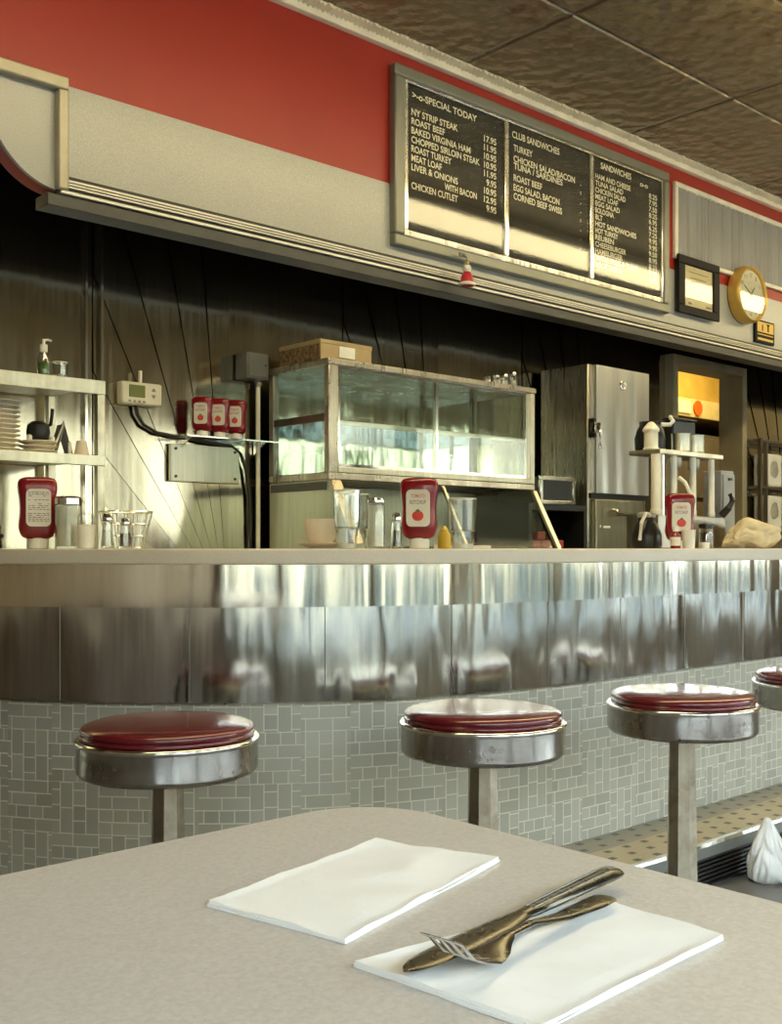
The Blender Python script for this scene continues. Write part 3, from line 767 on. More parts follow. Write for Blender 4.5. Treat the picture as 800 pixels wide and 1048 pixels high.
for u, lb in ((3.668, 'short steel cup beside the black pot on the rack'), (3.765, 'short steel cup at the right end of the rack shelf')):
    t = thing('steel_cup', lb, 'cup', (u, 2.366, 1.3705), 0, 'steel cups on the rack')
    MB().lathe([(0, 0), (.033, 0), (.036, .004), (.036, .066), (.0375, .07), (.034, .07), (.034, .006), (0, .006)], seg=28).build('shell', RACKST, t, world=False)
    MB().tube([(.0355, 0, .055), (.054, 0, .05), (.054, 0, .022), (.0355, 0, .018)], .003, 8).build('handle', CHROME, t, world=False)
pt = thing('coffee_pot', 'black coffee pot with white handle tilted on top of the rack', 'pot', (3.575, 2.442, 1.3705))
MB().lathe([(0, 0), (.052, 0), (.058, .01), (.06, .05), (.05, .085), (.04, .10), (.042, .115), (0, .118)], seg=28).build('body', BLACK, pt, world=False)
MB().tube([(-.01, -.055, .10), (.015, -.08, .10), (.04, -.075, .115), (.06, -.05, .135)], .008).build('handle', WHITE, pt, world=False)
bb = thing('black_bin', 'black box container on the rack shelf behind the steel cups', 'box', (3.76, 2.438, 1.3705))
MB().box(-.058, .10, -.016, .03, 0, .135).build('body', BLACK, bb, world=False, bevel=.006)
MB().box(-.062, .104, -.020, .034, .135, .143).build('lid', BLACK, bb, world=False, bevel=.003)
ca = thing('carafe', 'dark glass carafe with white handle left of the tube rack', 'carafe', (3.344, 2.300, ZC))
MB().lathe([(0, 0), (.05, 0), (.056, .012), (.054, .05), (.04, .085), (.03, .1), (.032, .115), (0, .116)], seg=28).build('body', BLACK, ca, world=False)
MB().lathe([(.033, .112), (.034, .126), (.02, .132), (0, .133)], seg=24).build('lid', GREYL, ca, world=False)
MB().tube([(-.02, -.028, .118), (-.055, -.035, .125), (-.075, -.03, .09), (-.07, -.02, .03)], .007).build('handle', WHITE, ca, world=False)
wc = thing('paper_cup', 'plain white cup in front of the rack ketchup bottle', 'cup', (3.300, 2.098, ZC))
MB().lathe([(0, 0), (.020, 0), (.0235, .062), (.025, .065), (.022, .065), (.019, .004), (0, .004)], seg=24).build('shell', WHITE, wc, world=False)
sb = thing('sauce_bottle', 'tiny sauce bottle with white cap before the rack ketchup', 'bottle', (3.220, 2.098, ZC))
MB().lathe([(0, 0), (.016, 0), (.017, .003), (.017, .045), (.008, .056), (.008, .062), (0, .062)], seg=20).build('body', KRED, sb, world=False)
MB().lathe([(.0171, .010), (.0176, .011), (.0176, .038), (.0171, .039)], seg=20).build('paper_label', LABELM, sb, world=False)
MB().lathe([(.0095, .058), (.0095, .075), (0, .076)], seg=16).build('cap', WHITE, sb, world=False)
jar('spice_jar', 'grey glass jar with black lid at the right foot of the rack', 'jar', (3.560, 2.190, ZC), .026, .092, PEPPER, BLACK, fill=.6, caph=.2)
tp = thing('toothpick_cup', 'stubby pale cup beside the grey jar near the rack', 'cup', (3.450, 2.130, ZC))
MB().lathe([(0, 0), (.017, 0), (.019, .022), (.017, .022), (.015, .004), (0, .004)], seg=20).build('shell', WHITE, tp, world=False)
gb = thing('dispenser_box', 'tall grey metal box standing right of the tube rack', 'box', (4.02, 2.42, ZC))
box('body', GREYL, 3.975, 4.07, 2.375, 2.46, ZC, 1.315, gb, .004)
box('door', GREYL, 3.98, 4.065, 2.368, 2.375, ZC + .02, 1.30, gb, .002)
box('latch', BLACK, 4.012, 4.034, 2.360, 2.368, 1.275, 1.285, gb)
cb = MB().blob((3.93, 2.215, ZC + .052), (.140, .078, .064), .26, 1.3, 5, 9, -.052)
for v in cb.bm.verts:
    p = v.co - Vector((3.93, 2.215, ZC))
    x = p.x * ST - p.y * CT
    if x < -.05: v.co.z = ZC + (v.co.z - ZC) * max(.35, 1 + (x + .05) * 5)
cb = cb.build('bread_bag', CLOTH); recentre(tag(cb, 'slumped cream plastic bread bag at the right end of the counter', 'bag'))

# white plastic bag on the floor
BC = (3.07, 1.674)
pb = MB().lathe([(0, 0), (.055, 0), (.068, .010), (.073, .035), (.068, .065), (.059, .09), (.048, .115), (.036, .14), (.022, .165), (.010, .186), (.0, .19)], (*BC, 0), 72, 1.0, .8)
bmesh.ops.subdivide_edges(pb.bm, edges=pb.bm.edges[:], cuts=2, use_grid_fill=True)
for v in pb.bm.verts:
    p = v.co - Vector((*BC, 0)); a = math.atan2(p.y, p.x)
    if p.z < .002: continue
    c, s_ = math.cos(a), math.sin(a)
    cre = abs(noise.noise(Vector((c * 1.9 + p.z * 6, s_ * 1.9, p.z * 11)))) * .34 + abs(noise.noise(Vector((c * 4, s_ * 4 + p.z * 9, p.z * 24)))) * .16
    k = .92 + cre
    v.co.x = BC[0] + p.x * k - p.z * .06; v.co.y = BC[1] + p.y * min(k, 1.05)
pb = pb.build('plastic_bag', BAGW); recentre(tag(pb, 'white plastic bag sitting on the floor against the tiled step', 'bag'))

# ------------------------------------------------------------------ back bar
bbar = thing('back_bar', 'stainless back bar counter along the rear wall', 'counter', (2.9, 3.6, 0))
MB().prism([(1.2, 3.36), (1.64, 3.36), (1.64, 3.24), (4.57, 3.24), (4.57, 3.865), (1.2, 3.865)], 'z', .86, .90).build('worktop', RACKST, bbar, bevel=.004)
bbd = box('carcass', DARKST, 1.66, 4.55, 3.30, 3.865, .08, .86, bbar)
for k in range(4): box('door', STEEL, 1.69 + .71 * k, 2.37 + .71 * k, 3.285, 3.30, .12, .82, bbar, .003)

# open shelf unit with plates, left
su = thing('shelf_unit', 'pale steel open shelf unit standing on the back bar, far left', 'shelf', (1.64, 3.65, .90))
X0, X1, Y0, Y1 = 1.22, 1.812, 3.45, 3.86
def plate_shelf(z, fh): 
    m = MB(); m.box(X0, X1, Y0, Y1, z - .012, z); m.box(X0, X1, Y0 - .004, Y0 + .012, z - fh, z); return m
plate_shelf(1.575, .048).build('top_shelf', RACKST, su, bevel=.002)
plate_shelf(1.318, .036).build('middle_shelf', RACKST, su, bevel=.002)
for x, y in ((X1 - .028, Y0), (X1 - .028, Y1 - .028)):
    box('post', RACKST, x, x + .028, y, y + .028, .90, 1.563, su, .002)
for y in (Y0, Y1 - .028): box('post', RACKST, X0, X0 + .028, y, y + .028, .90, 1.563, su, .002)
def plate(loc, r, label, group):
    t = tag(MB().lathe([(0, 0), (r * .6, 0), (r * .63, .003), (r * .95, .011), (r, .013), (r, .0155), (r * .94, .0155), (r * .62, .006), (0, .006)], loc, 36).build('plate', PORC), label, 'plate', group)
    return recentre(t)
ZS = 1.3185
for k in range(11):
    plate((1.487, 3.60, ZS + .0158 * k), .082 if k < 10 else .088, 'cream china plate in the tall stack at the left end of the middle shelf', 'tall stack of plates on the middle shelf')
for k in range(3):
    plate((1.632, 3.585, ZS + .0158 * k), .066, 'cream saucer in the low stack under the small black pan', 'low stack of saucers on the middle shelf')
pn = thing('sauce_pan', 'small black pan with upright handle on the low saucer stack', 'pan', (1.632, 3.585, ZS + .0476))
MB().lathe([(0, 0), (.030, 0), (.036, .008), (.040, .03), (.036, .055), (.02, .068), (0, .07)], seg=24).build('body', BLACK, pn, world=False)
MB().tube([(.025, 0, .05), (.045, 0, .06), (.05, 0, .09), (.052, 0, .115)], .006).build('handle', BLACK, pn, world=False)
for dx, dy in ((-.040, -.02), (.044, -.015)):
    MB().lathe([(0, .0), (.009, .001), (.009, .014), (.005, .018), (0, .018)], (dx, dy, .001), 14).build('white_knob', WHITE, pn, world=False)
fc = thing('folded_cloth', 'grey cloth folded like a small tent beside the black pan', 'cloth', (1.722, 3.60, ZS))
q = MB()
q.prism([(-.036, 0), (0, .115), (.036, 0), (.030, 0), (0, .10), (-.030, 0)], 'y', -.03, .03)
q.build('cloth', GREYL, fc, world=False, bevel=.003)
MB().tube([(-.05, -.034, .004), (-.012, -.034, .10), (-.006, -.034, .122)], .0035).build('stick', CREAM, fc, world=False)
MB().lathe([(.0, 0), (.006, .0), (.006, .05), (0, .05)], (.016, -.034, 0), 12).build('white_peg', WHITE, fc, world=False)
cu = thing('tea_cup', 'grey upturned cup near the right post of the middle shelf', 'cup', (1.772, 3.545, ZS))
MB().lathe([(0, .055), (.016, .055), (.018, .05), (.026, .004), (.027, 0), (.024, 0), (.015, .045), (0, .047)], seg=24).build('shell', PINKCH, cu, world=False)
bx = thing('storage_box', 'dark reddish box behind the tall plate stack', 'box', (1.45, 3.79, ZS))
MB().box(-.10, .10, -.055, .055, 0, .205).build('carton', M('dark maroon carton', (.05, .015, .012), .6), bx, world=False, bevel=.003)
MB().box(-.103, .103, -.058, .058, .205, .222).build('lid', M('dark maroon lid', (.07, .025, .018), .6), bx, world=False, bevel=.003)
spb = thing('spray_bottle', 'clear pump bottle with green soap on top of the shelf unit', 'bottle', (1.650, 3.58, 1.5755))
MB().lathe([(0, 0), (.020, 0), (.022, .003), (.022, .075), (.010, .095), (.010, .10), (0, .1)], seg=24).build('body', TUMB, spb, world=False)
MB().lathe([(0, .002), (.0205, .002), (.0205, .06), (0, .06)], seg=24).build('contents', GREEN, spb, world=False)
MB().lathe([(.012, .098), (.013, .102), (.013, .122), (.005, .126), (.005, .142), (0, .142)], seg=20).build('pump', WHITE, spb, world=False)
MB().tube([(.0, 0, .138), (.012, -.008, .140), (.022, -.014, .136)], .004).build('nozzle', WHITE, spb, world=False)
tumbler((1.712, 3.585, 1.5755), 'small clear glass beside the pump bottle on the shelf unit', .07, .026)

# back wall fittings
th = thing('thermostat', 'beige wall thermostat with green screen above the counter', 'thermostat', (2.177, 3.86, 1.607))
box('case', THERMO, 2.088, 2.267, 3.842, 3.886, 1.563, 1.652, th, .008)
box('screen', LCD, 2.120, 2.190, 3.839, 3.844, 1.592, 1.640, th, .002)
bt = MB()
for k in range(4): bt.box(2.118 + .021 * k, 2.128 + .021 * k, 3.839, 3.844, 1.572, 1.579)
bt.prism([(2.218, 1.620), (2.238, 1.620), (2.228, 1.634)], 'y', 3.839, 3.844); bt.prism([(2.218, 1.606), (2.238, 1.606), (2.228, 1.592)], 'y', 3.839, 3.844)
bt.build('button', INK, th, smooth=False)
box('conduit_stub', CREAM, 2.172, 2.182, 3.85, 3.865, 1.652, 1.70, th, .002)
cab = MB().tube([(2.165, 3.874, 1.57), (2.172, 3.874, 1.53), (2.20, 3.874, 1.49), (2.26, 3.874, 1.463), (2.36, 3.874, 1.452), (2.30 + .12, 3.874, 1.447), (2.50, 3.874, 1.438), (2.62, 3.874, 1.430), (2.665, 3.874, 1.40), (2.695, 3.874, 1.33), (2.712, 3.874, 1.22), (2.716, 3.874, 1.05), (2.716, 3.874, .905)], .0075, 8).build('cable', RUB)
recentre(tag(cab, 'black cable running from the thermostat across the steel wall', 'cable'))
lg = thing('wall_ledge', 'thin steel ledge holding three ketchup bottles on the wall', 'ledge', (2.53, 3.83, 1.45))
box('shelf', CHROME, 2.34, 2.79, 3.775, 3.886, 1.448, 1.454, lg, .001)
for u in (2.37, 2.74): MB().prism([(3.886, 1.448), (3.80, 1.448), (3.886, 1.40)], 'x', u, u + .006).build('bracket', CHROME, lg, smooth=False)
wp = thing('wall_plate', 'blank steel access plate with four screws on the wall', 'plate', (2.49, 3.86, 1.27))
box('plate', steel('access plate steel', (.62, .60, .50), .35), 2.322, 2.655, 3.870, 3.886, 1.272, 1.425, wp, .002)
for u in (2.345, 2.632):
    for z in (1.292, 1.405): MB().disc_y((u, z), .006, 3.865, 3.871, 12).build('screw', BLACK, wp)
eb = thing('electrical_box', 'grey electrical box on the wall beside the glass case', 'box', (2.705, 3.83, 1.71))
box('box', GREYP, 2.645, 2.760, 3.80, 3.886, 1.715, 1.826, eb, .005)
box('cover', GREYP, 2.652, 2.753, 3.794, 3.80, 1.723, 1.818, eb, .003)
MB().disc_y((2.735, 1.775), .005, 3.790, 3.795, 12).build('screw', CHROME, eb)
MB().tube([(2.738, 3.85, 1.715), (2.738, 3.85, .905)], .0095, 12).build('conduit', CREAM, eb)
MB().lathe([(0, 0), (.014, 0), (.014, .03), (0, .03)], (2.738, 3.85, 1.69), 14).build('fitting', CHROME, eb)

# glass case on the back bar
CX0, CX1, CY0, CY1, CZ0, CZ1 = 2.77, 4.04, 3.41, 3.815, 1.285, 1.765
ss = thing('sandwich_station', 'low steel sandwich station with sloping glass front under the glass case', 'counter unit', (3.4, 3.6, .90))
box('base', FRAMEST, CX0, 4.04, 3.25, CY1, .9005, .985, ss, .004)
sp = MB().prism([(3.25, .985), (CY1, .985), (CY1, 1.275), (3.41, 1.275)], 'x', CX0 + .004, CX0 + .016).build('side_panel', steel('pale side steel', (.60, .62, .48), .4), ss, smooth=False)
MB().prism([(3.43, 1.235), (3.80, 1.235), (3.80, 1.268), (3.43, 1.268)], 'x', CX0 - .002, CX0 + .006).build('side_slot', GREYP, ss, smooth=False)
MB().prism([(3.285, .99), (3.79, .99), (3.79, 1.262), (3.435, 1.262)], 'x', 4.018, 4.024).build('side_glass', CASEG, ss, smooth=False)
def slope(x0, x1, t0, t1, n): # bar lying in the sloped front plane
    m = MB(); a = (3.25, .985); b = (3.41, 1.275)
    P = lambda k, d: (a[0] + (b[0] - a[0]) * k + d, a[1] + (b[1] - a[1]) * k)
    m.prism([P(t0, -n), P(t1, -n), P(t1, .008), P(t0, .008)], 'x', x0, x1); return m
slope(CX0, CX0 + .055, 0, 1, .012).build('front_post', FRAMEST, ss, bevel=.003)
slope(4.012, 4.04, 0, 1, .012).build('front_post', RACKST, ss, bevel=.003)
slope(3.405, 3.420, 0, 1, .008).build('divider', RACKST, ss, bevel=.002)
slope(CX0 + .055, 3.405, .02, .98, -.003).build('front_glass', glass('guard glass', (.93, .95, .92), .06, 1.5, .12), ss, smooth=False)
slope(3.42, 4.012, .02, .98, -.003).build('front_glass', glass('guard glass', (.93, .95, .92), .06, 1.5, .12), ss, smooth=False)
box('well', BLKIN, 3.45, 4.0, 3.42, 3.80, .985, 1.01, ss, .004)
box('back_panel', DARKST, CX0 + .02, 4.03, CY1 - .02, CY1, .985, 1.275, ss)

gc = thing('display_case', 'glass fronted steel display case with two sliding doors on the back bar', 'display case', (3.4, 3.64, CZ0))
t = .032
box('floor_panel', FRAMEST, CX0, CX1, CY0, CY1, CZ0 - .008, CZ0 + .020, gc, .003)
box('roof_panel', FRAMEST, CX0 - .005, CX1 + .005, CY0 - .005, CY1, CZ1 - .026, CZ1, gc, .003)
for x, mt, ww in ((CX0, FRAMEST, .05), (CX1 - t, RACKST, t)):
    box('front_post', mt, x, x + ww, CY0, CY0 + .03, CZ0 + .02, CZ1 - .026, gc, .003)
    box('rear_post', DARKST, x, x + t, CY1 - .03, CY1, CZ0 + .02, CZ1 - .026, gc, .003)
box('side_rail', DARKST, CX0 + .002, CX0 + .02, CY0 + .03, CY1 - .03, 1.515, 1.545, gc, .002)
box('front_sill', RACKST, CX0 + .05, CX1 - t, CY0 - .003, CY0 + .03, CZ0 + .02, CZ0 + .045, gc, .003)
box('side_glass', CASEG, CX0 + .006, CX0 + .010, CY0 + .03, CY1 - .03, CZ0 + .02, CZ1 - .026, gc)
box('side_glass', CASEG, CX1 - .010, CX1 - .006, CY0 + .03, CY1 - .03, CZ0 + .02, CZ1 - .026, gc)
MX = 3.385
for a, b, y in ((CX0 + .05, MX + .01, CY0 + .012), (MX - .01, CX1 - t, CY0 + .020)):
    dr = MB(); f = .014
    dr.box(a, a + f, y - .005, y + .005, CZ0 + .046, CZ1 - .027); dr.box(b - f, b, y - .005, y + .005, CZ0 + .046, CZ1 - .027); dr.box(a + f, b - f, y - .005, y + .005, CZ0 + .046, CZ0 + .058); dr.box(a + f, b - f, y - .005, y + .005, CZ1 - .039, CZ1 - .027)
    dd = dr.build('sliding_door', CHROME, gc, smooth=False)
    box('pane', CASEG, a + f, b - f, y - .002, y + .002, CZ0 + .058, CZ1 - .039, dd)
CASEIN = M('pale green case lining', (.42, .47, .40), .35, .35, var=.2, vscale=6)
box('back_panel', steel('case mirror back', (.66, .69, .60), .1, bstr=.35, bscale=8), CX0 + t, CX1 - t, CY1 - .014, CY1 - .006, CZ0 + .02, CZ1 - .026, gc)
box('floor_tray', CASEIN, CX0 + .04, CX1 - .04, CY0 + .05, CY1 - .02, CZ0 + .02, CZ0 + .026, gc)
box('glass_shelf', CASEG, CX0 + .02, CX1 - .02, CY0 + .06, CY1 - .02, 1.515, 1.523, gc)
box('shelf_edge', RACKST, CX0 + .02, CX1 - .02, CY0 + .052, CY0 + .06, 1.508, 1.526, gc)
for u, z in ((3.05, 1.312), (3.62, 1.312), (3.86, 1.312), (3.20, 1.5235), (3.68, 1.5235)):
    plate((u, 3.65, z), .105, {3.05: 'pale plate on the floor of the glass case, behind its left door', 3.62: 'pale plate on the case floor just right of the door divider', 3.86: 'pale plate on the case floor nearest the refrigerator', 3.20: 'pale plate on the glass shelf behind the left case door', 3.68: 'pale plate on the glass shelf behind the right case door'}[u], 'plates inside the glass case')
cbx = thing('cardboard_box', 'flat brown cardboard box on top of the glass case', 'box', (2.93, 3.62, CZ1))
box('carton', CARD, 2.785, 3.060, 3.48, 3.76, CZ1, 1.850, cbx, .002)
box('lid', CARD, 2.783, 3.062, 3.478, 3.762, 1.836, 1.853, cbx, .002)
box('printed_end', CARDP, 2.781, 2.784, 3.485, 3.755, CZ1 + .004, 1.834, cbx)
box('shipping_label', WHITE, 2.88, 2.965, 3.476, 3.479, CZ1 + .022, 1.832, cbx)
for u, h, lb in ((3.800, .05, 'smallest shaker on the glass case roof, farthest left'), (3.865, .062, 'shaker second from the left on the glass case roof'), (3.925, .072, 'shaker second from the right on the glass case roof'), (3.985, .088, 'tallest shaker on the glass case roof, at its right end')):
    shaker((u, 3.50, CZ1), lb, SALT, h, .019, 'shakers on the glass case roof')

# between case and refrigerator
rd = thing('microwave', 'small white framed microwave between the case and the refrigerator', 'microwave', (4.31, 3.6, 1.215))
box('body', GREYP, 4.19, 4.455, 3.512, 3.78, 1.2205, 1.355, rd, .006)
q = MB(); q.box(4.185, 4.46, 3.496, 3.512, 1.2205, 1.240); q.box(4.185, 4.46, 3.496, 3.512, 1.338, 1.360); q.box(4.185, 4.207, 3.496, 3.512, 1.240, 1.338); q.box(4.440, 4.46, 3.496, 3.512, 1.240, 1.338)
q.build('front_frame', CHROME, rd, bevel=.003)
box('window', BLACK, 4.207, 4.440, 3.504, 3.512, 1.240, 1.338, rd)
oc = thing('open_cabinet', 'black open fronted cabinet under the small microwave', 'cabinet', (4.32, 3.6, .90))
q = MB(); q.box(4.10, 4.56, 3.50, 3.84, .9005, .998); q.box(4.10, 4.56, 3.50, 3.84, 1.19, 1.2195); q.box(4.10, 4.125, 3.50, 3.84, .998, 1.19); q.box(4.535, 4.56, 3.50, 3.84, .998, 1.19); q.box(4.125, 4.535, 3.82, 3.84, .998, 1.19)
q.build('shell', BLACK, oc, smooth=False)
for (u, z, lb) in ((4.20, .9985, 'red jam packet at the left inside the black open cabinet'), (4.27, .9985, 'red jam packet second from left inside the black cabinet'), (4.38, .9985, 'red jam packet at the right inside the black open cabinet'), (4.235, 1.0415, 'red jam packet stacked on top in the black cabinet')):
    p = MB().box(u - .03, u + .03, 3.53, 3.59, z, z + .042).build('jam_packet', M('red packet', (.30, .03, .03), .4, var=.5, vscale=40), bevel=.006)
    recentre(tag(p, lb, 'packet', 'jam packets in the black cabinet'))
pk = MB().lathe([(0, 0), (.035, 0), (.038, .005), (.038, .13), (.02, .16), (0, .16)], (4.32, 3.68, .9985), 20).build('tall_jar', M('brown jar', (.14, .10, .05), .4))
recentre(tag(pk, 'tall brown jar at the back of the black open cabinet', 'jar'))

rf = thing('refrigerator', 'tall dark steel refrigerator with bright rippled upper door', 'refrigerator', (4.88, 3.7, 0))
box('cabinet', steel('dark fridge side', (.40, .37, .29), .28, bstr=.06), 4.625, 5.145, 3.545, 3.865, .08, 1.968, rf, .006)
box('plinth', BLACK, 4.64, 5.13, 3.57, 3.86, 0, .08, rf)
ud = MB()
n = 24
rows = [[ud.bm.verts.new((4.655 + .475 * i / n, 3.513 + .0045 * noise.noise(Vector((i * .20, j * .035, 5.))) , 1.290 + .672 * j / n)) for j in range(n + 1)] for i in range(n + 1)]
for i in range(n):
    for j in range(n): ud.bm.faces.new((rows[i][j], rows[i + 1][j], rows[i + 1][j + 1], rows[i][j + 1]))
bnd = [r[0] for r in rows] + rows[-1][1:] + [r[-1] for r in reversed(rows[:-1])] + list(reversed(rows[0][1:-1]))
bk_ = [ud.bm.verts.new((v.co.x, 3.545, v.co.z)) for v in bnd]
for i in range(len(bnd)): ud.bm.faces.new((bnd[i], bk_[i], bk_[(i + 1) % len(bnd)], bnd[(i + 1) % len(bnd)]))
udo = ud.build('upper_door', DOORST, rf)
MB().torus((4.885, 3.511, 1.875), .022, .006, 'y', 24, 8).build('reflection_ring', CHROME, udo)  # ring shaped to imitate a swirl in the door's reflection
hn = MB(); hn.box(4.60, 4.650, 3.478, 3.508, 1.60, 1.655); hn.tube([(4.615, 3.47, 1.63), (4.612, 3.455, 1.60), (4.612, 3.455, 1.515)], .010)
hn.build('latch_handle', CHROME, rf, bevel=.004)
box('latch_plate', BLACK, 4.628, 4.65, 3.505, 3.545, 1.58, 1.68, rf, .003)
box('gap_strip', BLACK, 4.635, 5.135, 3.533, 3.545, 1.262, 1.290, rf)
ldo = box('lower_door', steel('lower fridge door', (.36, .34, .25), .3), 4.655, 5.08, 3.513, 3.545, .14, 1.258, rf, .006)
MB().tube([(4.80, 3.513, 1.205), (4.80, 3.485, 1.20), (4.80, 3.478, 1.178), (5.02, 3.478, 1.178), (5.02, 3.513, 1.178)], .009).build('bar_handle', CHROME, ldo)
q = MB(); q.box(4.685, 4.693, 3.511, 3.514, 1.108, 1.122); q.box(4.715, 4.775, 3.511, 3.514, 1.106, 1.118); q.build('badge', WHITE, ldo, smooth=False)

# ------------------------------------------------------------------ kitchen seen through the opening
kh = thing('kitchen_hood', 'yellow lit kitchen hood seen through the doorway', 'hood', (7.5, 5.4, 2.0))
MB().prism([(5.0, 2.08), (5.0, 2.22), (5.25, 2.98), (6.4, 2.98), (6.4, 2.08)], 'x', 6.4, 10.3).build('canopy', KITY, kh, smooth=False)
box('lip', M('pale yellow hood lip', (.86, .68, .24), .4), 6.38, 8.72, 4.975, 5.0, 2.075, 2.225, kh, .004)
MB().disc_y((7.95, 2.155), .062, 4.962, 4.974, 32).build('orange_disc', ORANGE, kh)
box('card', CARDW, 7.67, 7.85, 4.966, 4.974, 2.10, 2.20, kh)
MB().disc_y((7.59, 2.145), .045, 4.966, 4.974, 24).build('gold_disc', GOLD, kh)
tk = thing('ticket_rail', 'dark beaded cord hanging in the kitchen doorway', 'cord', (6.07, 4.1, 1.85))
q = MB()
for k in range(14): q.lathe([(0, -.012), (.010, -.006), (.010, .006), (0, .012)], (6.13, 4.05, 1.87 + .024 * k), 10)
q.build('beads', BLACK, tk); MB().tube([(6.13, 4.05, 1.85), (6.13, 4.05, 2.19)], .003, 6).build('string', BLACK, tk)
kc = thing('kitchen_cabinet', 'dark olive kitchen cabinet below the yellow hood', 'cabinet', (8.6, 5.4, 0))
box('carcass', M('dark olive cabinet', (.16, .13, .07), .5), 6.6, 10.6, 5.02, 5.7, 0, 1.95, kc, .004)
for k in range(4):
    box('door', M('olive cabinet door', (.19, .155, .085), .45), 6.65 + k * .98, 7.58 + k * .98, 5.0, 5.02, .1, 1.38, kc, .004)
    box('door', M('olive cabinet door', (.19, .155, .085), .45), 6.65 + k * .98, 7.58 + k * .98, 5.0, 5.02, 1.42, 1.92, kc, .004)
# right-hand rack
sr = thing('shelf_rack', 'shallow dark steel rack of wrapped trays at the right of the kitchen doorway', 'rack', (7.38, 3.82, 0))
RX0, RX1 = 6.765, 8.0
for x in (RX0, 6.84, RX1 - .025): box('upright', DARKST, x, x + .022, 3.75, 3.772, 0, 1.74, sr)
for x in (RX0, RX1 - .025): box('upright', DARKST, x, x + .022, 3.862, 3.884, 0, 1.74, sr)
for z in (.55, 1.115, 1.40, 1.715): box('shelf', DARKST, RX0, RX1, 3.752, 3.882, z, z + .02, sr, .002)
k = 0
for z in (1.135, 1.42):
    for j, u in enumerate((6.985, 7.27, 7.55)):
        t_ = thing('wrapped_tray', 'film wrapped white foam trays, %s from the doorway on the %s rack shelf' % (('first', 'second', 'third')[j], 'lower' if z < 1.3 else 'upper'), 'tray', (u, 3.82, z), 0, 'wrapped trays on the rack')
        MB().box(-.105, .105, -.05, .05, .001, .225).build('trays', M('white foam trays', (.70, .68, .62), .6), t_, world=False, bevel=.015)
        m_ = MB().blob((0, 0, .118), (.120, .057, .130), .05, 5, 3, k, -.117); m_.build('film', FILM, t_, world=False); k += 1

# ------------------------------------------------------------------ menu board on the header
mb_ = thing('menu_board', 'long black menu board in an aluminium frame with three lettered panels', 'menu board', (4.09, HV - .03, 2.27))
f = MB(); U0, U1, Z0, Z1 = 3.085, 5.10, 2.268, 3.030
f.box(U0, U1, HV - .042, HV, Z1 - .05, Z1); f.box(U0, U1, HV - .042, HV, Z0, Z0 + .05); f.box(U0, U0 + .06, HV - .042, HV, Z0 + .05, Z1 - .05); f.box(U1 - .05, U1, HV - .042, HV, Z0 + .05, Z1 - .05)
f.build('outer_frame', ALU, mb_, bevel=.008)
f = MB(); a0, a1, b0, b1 = U0 + .06, U1 - .05, Z0 + .05, Z1 - .05; w_ = .022
f.box(a0, a1, HV - .034, HV, b1 - .012, b1); f.box(a0, a1, HV - .034, HV, b0, b0 + .028); f.box(a0, a0 + w_, HV - .034, HV, b0 + .028, b1 - .012); f.box(a1 - .012, a1, HV - .034, HV, b0 + .028, b1 - .012)
f.build('inner_frame', CHROME, mb_, bevel=.003)
PANELS = [(3.167, 3.775), (3.803, 4.412), (4.440, 5.038)]
for x in (3.775, 4.412): box('divider', CHROME, x, x + .028, HV - .036, HV, b0 + .028, b1 - .012, mb_, .004)
P1 = [('NY STRIP STEAK', '17.95'), ('ROAST BEEF', '11.95'), ('BAKED VIRGINIA HAM', '10.95'), ('CHOPPED SIRLOIN STEAK', '10.95'), ('ROAST TURKEY', '11.95'), ('MEAT LOAF', '9.95'), ('LIVER & ONIONS', '10.95'), (None, '12.95'), ('CHICKEN CUTLET', '9.95')]
L1 = [('>-o-SPECIAL TODAY', 3.205, 2.918, .40, .028, 'L')]
zr = 2.845
for i, (a, p) in enumerate(P1):
    z = zr - .0392 * i
    if a: L1.append((a, 3.20, z, .0202 * len(a), .0275, 'L'))
    else: L1.append(('WITH BACON', 3.40, z, .205, .0275, 'L'))
    L1.append((p, 3.735, z, .0165 * len(p), .0275, 'R'))
L2 = [('CLUB SANDWICHES', 3.845, 2.912, .345, .030, 'L')]
for a, z, w in (('TURKEY', 2.852, .135), ('CHICKEN SALAD/BACON', 2.802, .455), ('TUNA / SARDINES', 2.768, .36), ('ROAST BEEF', 2.713, .205), ('EGG SALAD, BACON', 2.668, .335), ('CORNED BEEF SWISS', 2.627, .355)): L2.append((a, 3.855, z, w, .029, 'L'))
for i in range(9): L2.append((('.', ':', '.')[i % 3], 4.36, 2.80 - i * .045, .006, .02, 'R'))
L3 = [('SANDWICHES', 4.52, 2.925, .26, .030, 'L'), ('o-o', 4.86, 2.912, .07, .024, 'L')]
R3 = [('HAM AND CHEESE', .30), ('TUNA SALAD', .235), ('CHICKEN SALAD', .255), ('MEAT LOAF', .19), ('EGG SALAD', .205), ('BOLOGNA', .155), ('BLT', .06), ('HOT SANDWICHES', .35), ('HOT TURKEY', .19), ('REUBEN', .155), ('CHEESEBURGER', .26), ('HAMBURGER', .23), ('WITH FRIES & SLAW', .37), ('VEGETABLE', .225)]
PR3 = ['8.25', '7.95', '7.50', '8.25', '6.95', '6.25', '7.25', '9.95', '9.95', '9.50', '8.95', '8.25', '9.75', '6.95']
for i, ((a, w), p) in enumerate(zip(R3, PR3)):
    z = 2.865 - .0342 * i
    L3.append((a, 4.475, z, w, .0255, 'L')); L3.append((p, 5.015, z, .075, .0255, 'R'))
for (x0, x1), L in zip(PANELS, (L1, L2, L3)):
    bp = box('letter_panel', BOARD, x0, x1, HV - .014, HV - .002, b0 + .028, b1 - .012, mb_)
    add_text(MB(), L, HV - .0175).build('lettering', LETTER, bp, smooth=False)
    box('glass_pane', glass('menu glass', (.97, .97, .95), .05, 1.5, .85), x0, x1, HV - .027, HV - .024, b0 + .028, b1 - .012, mb_)
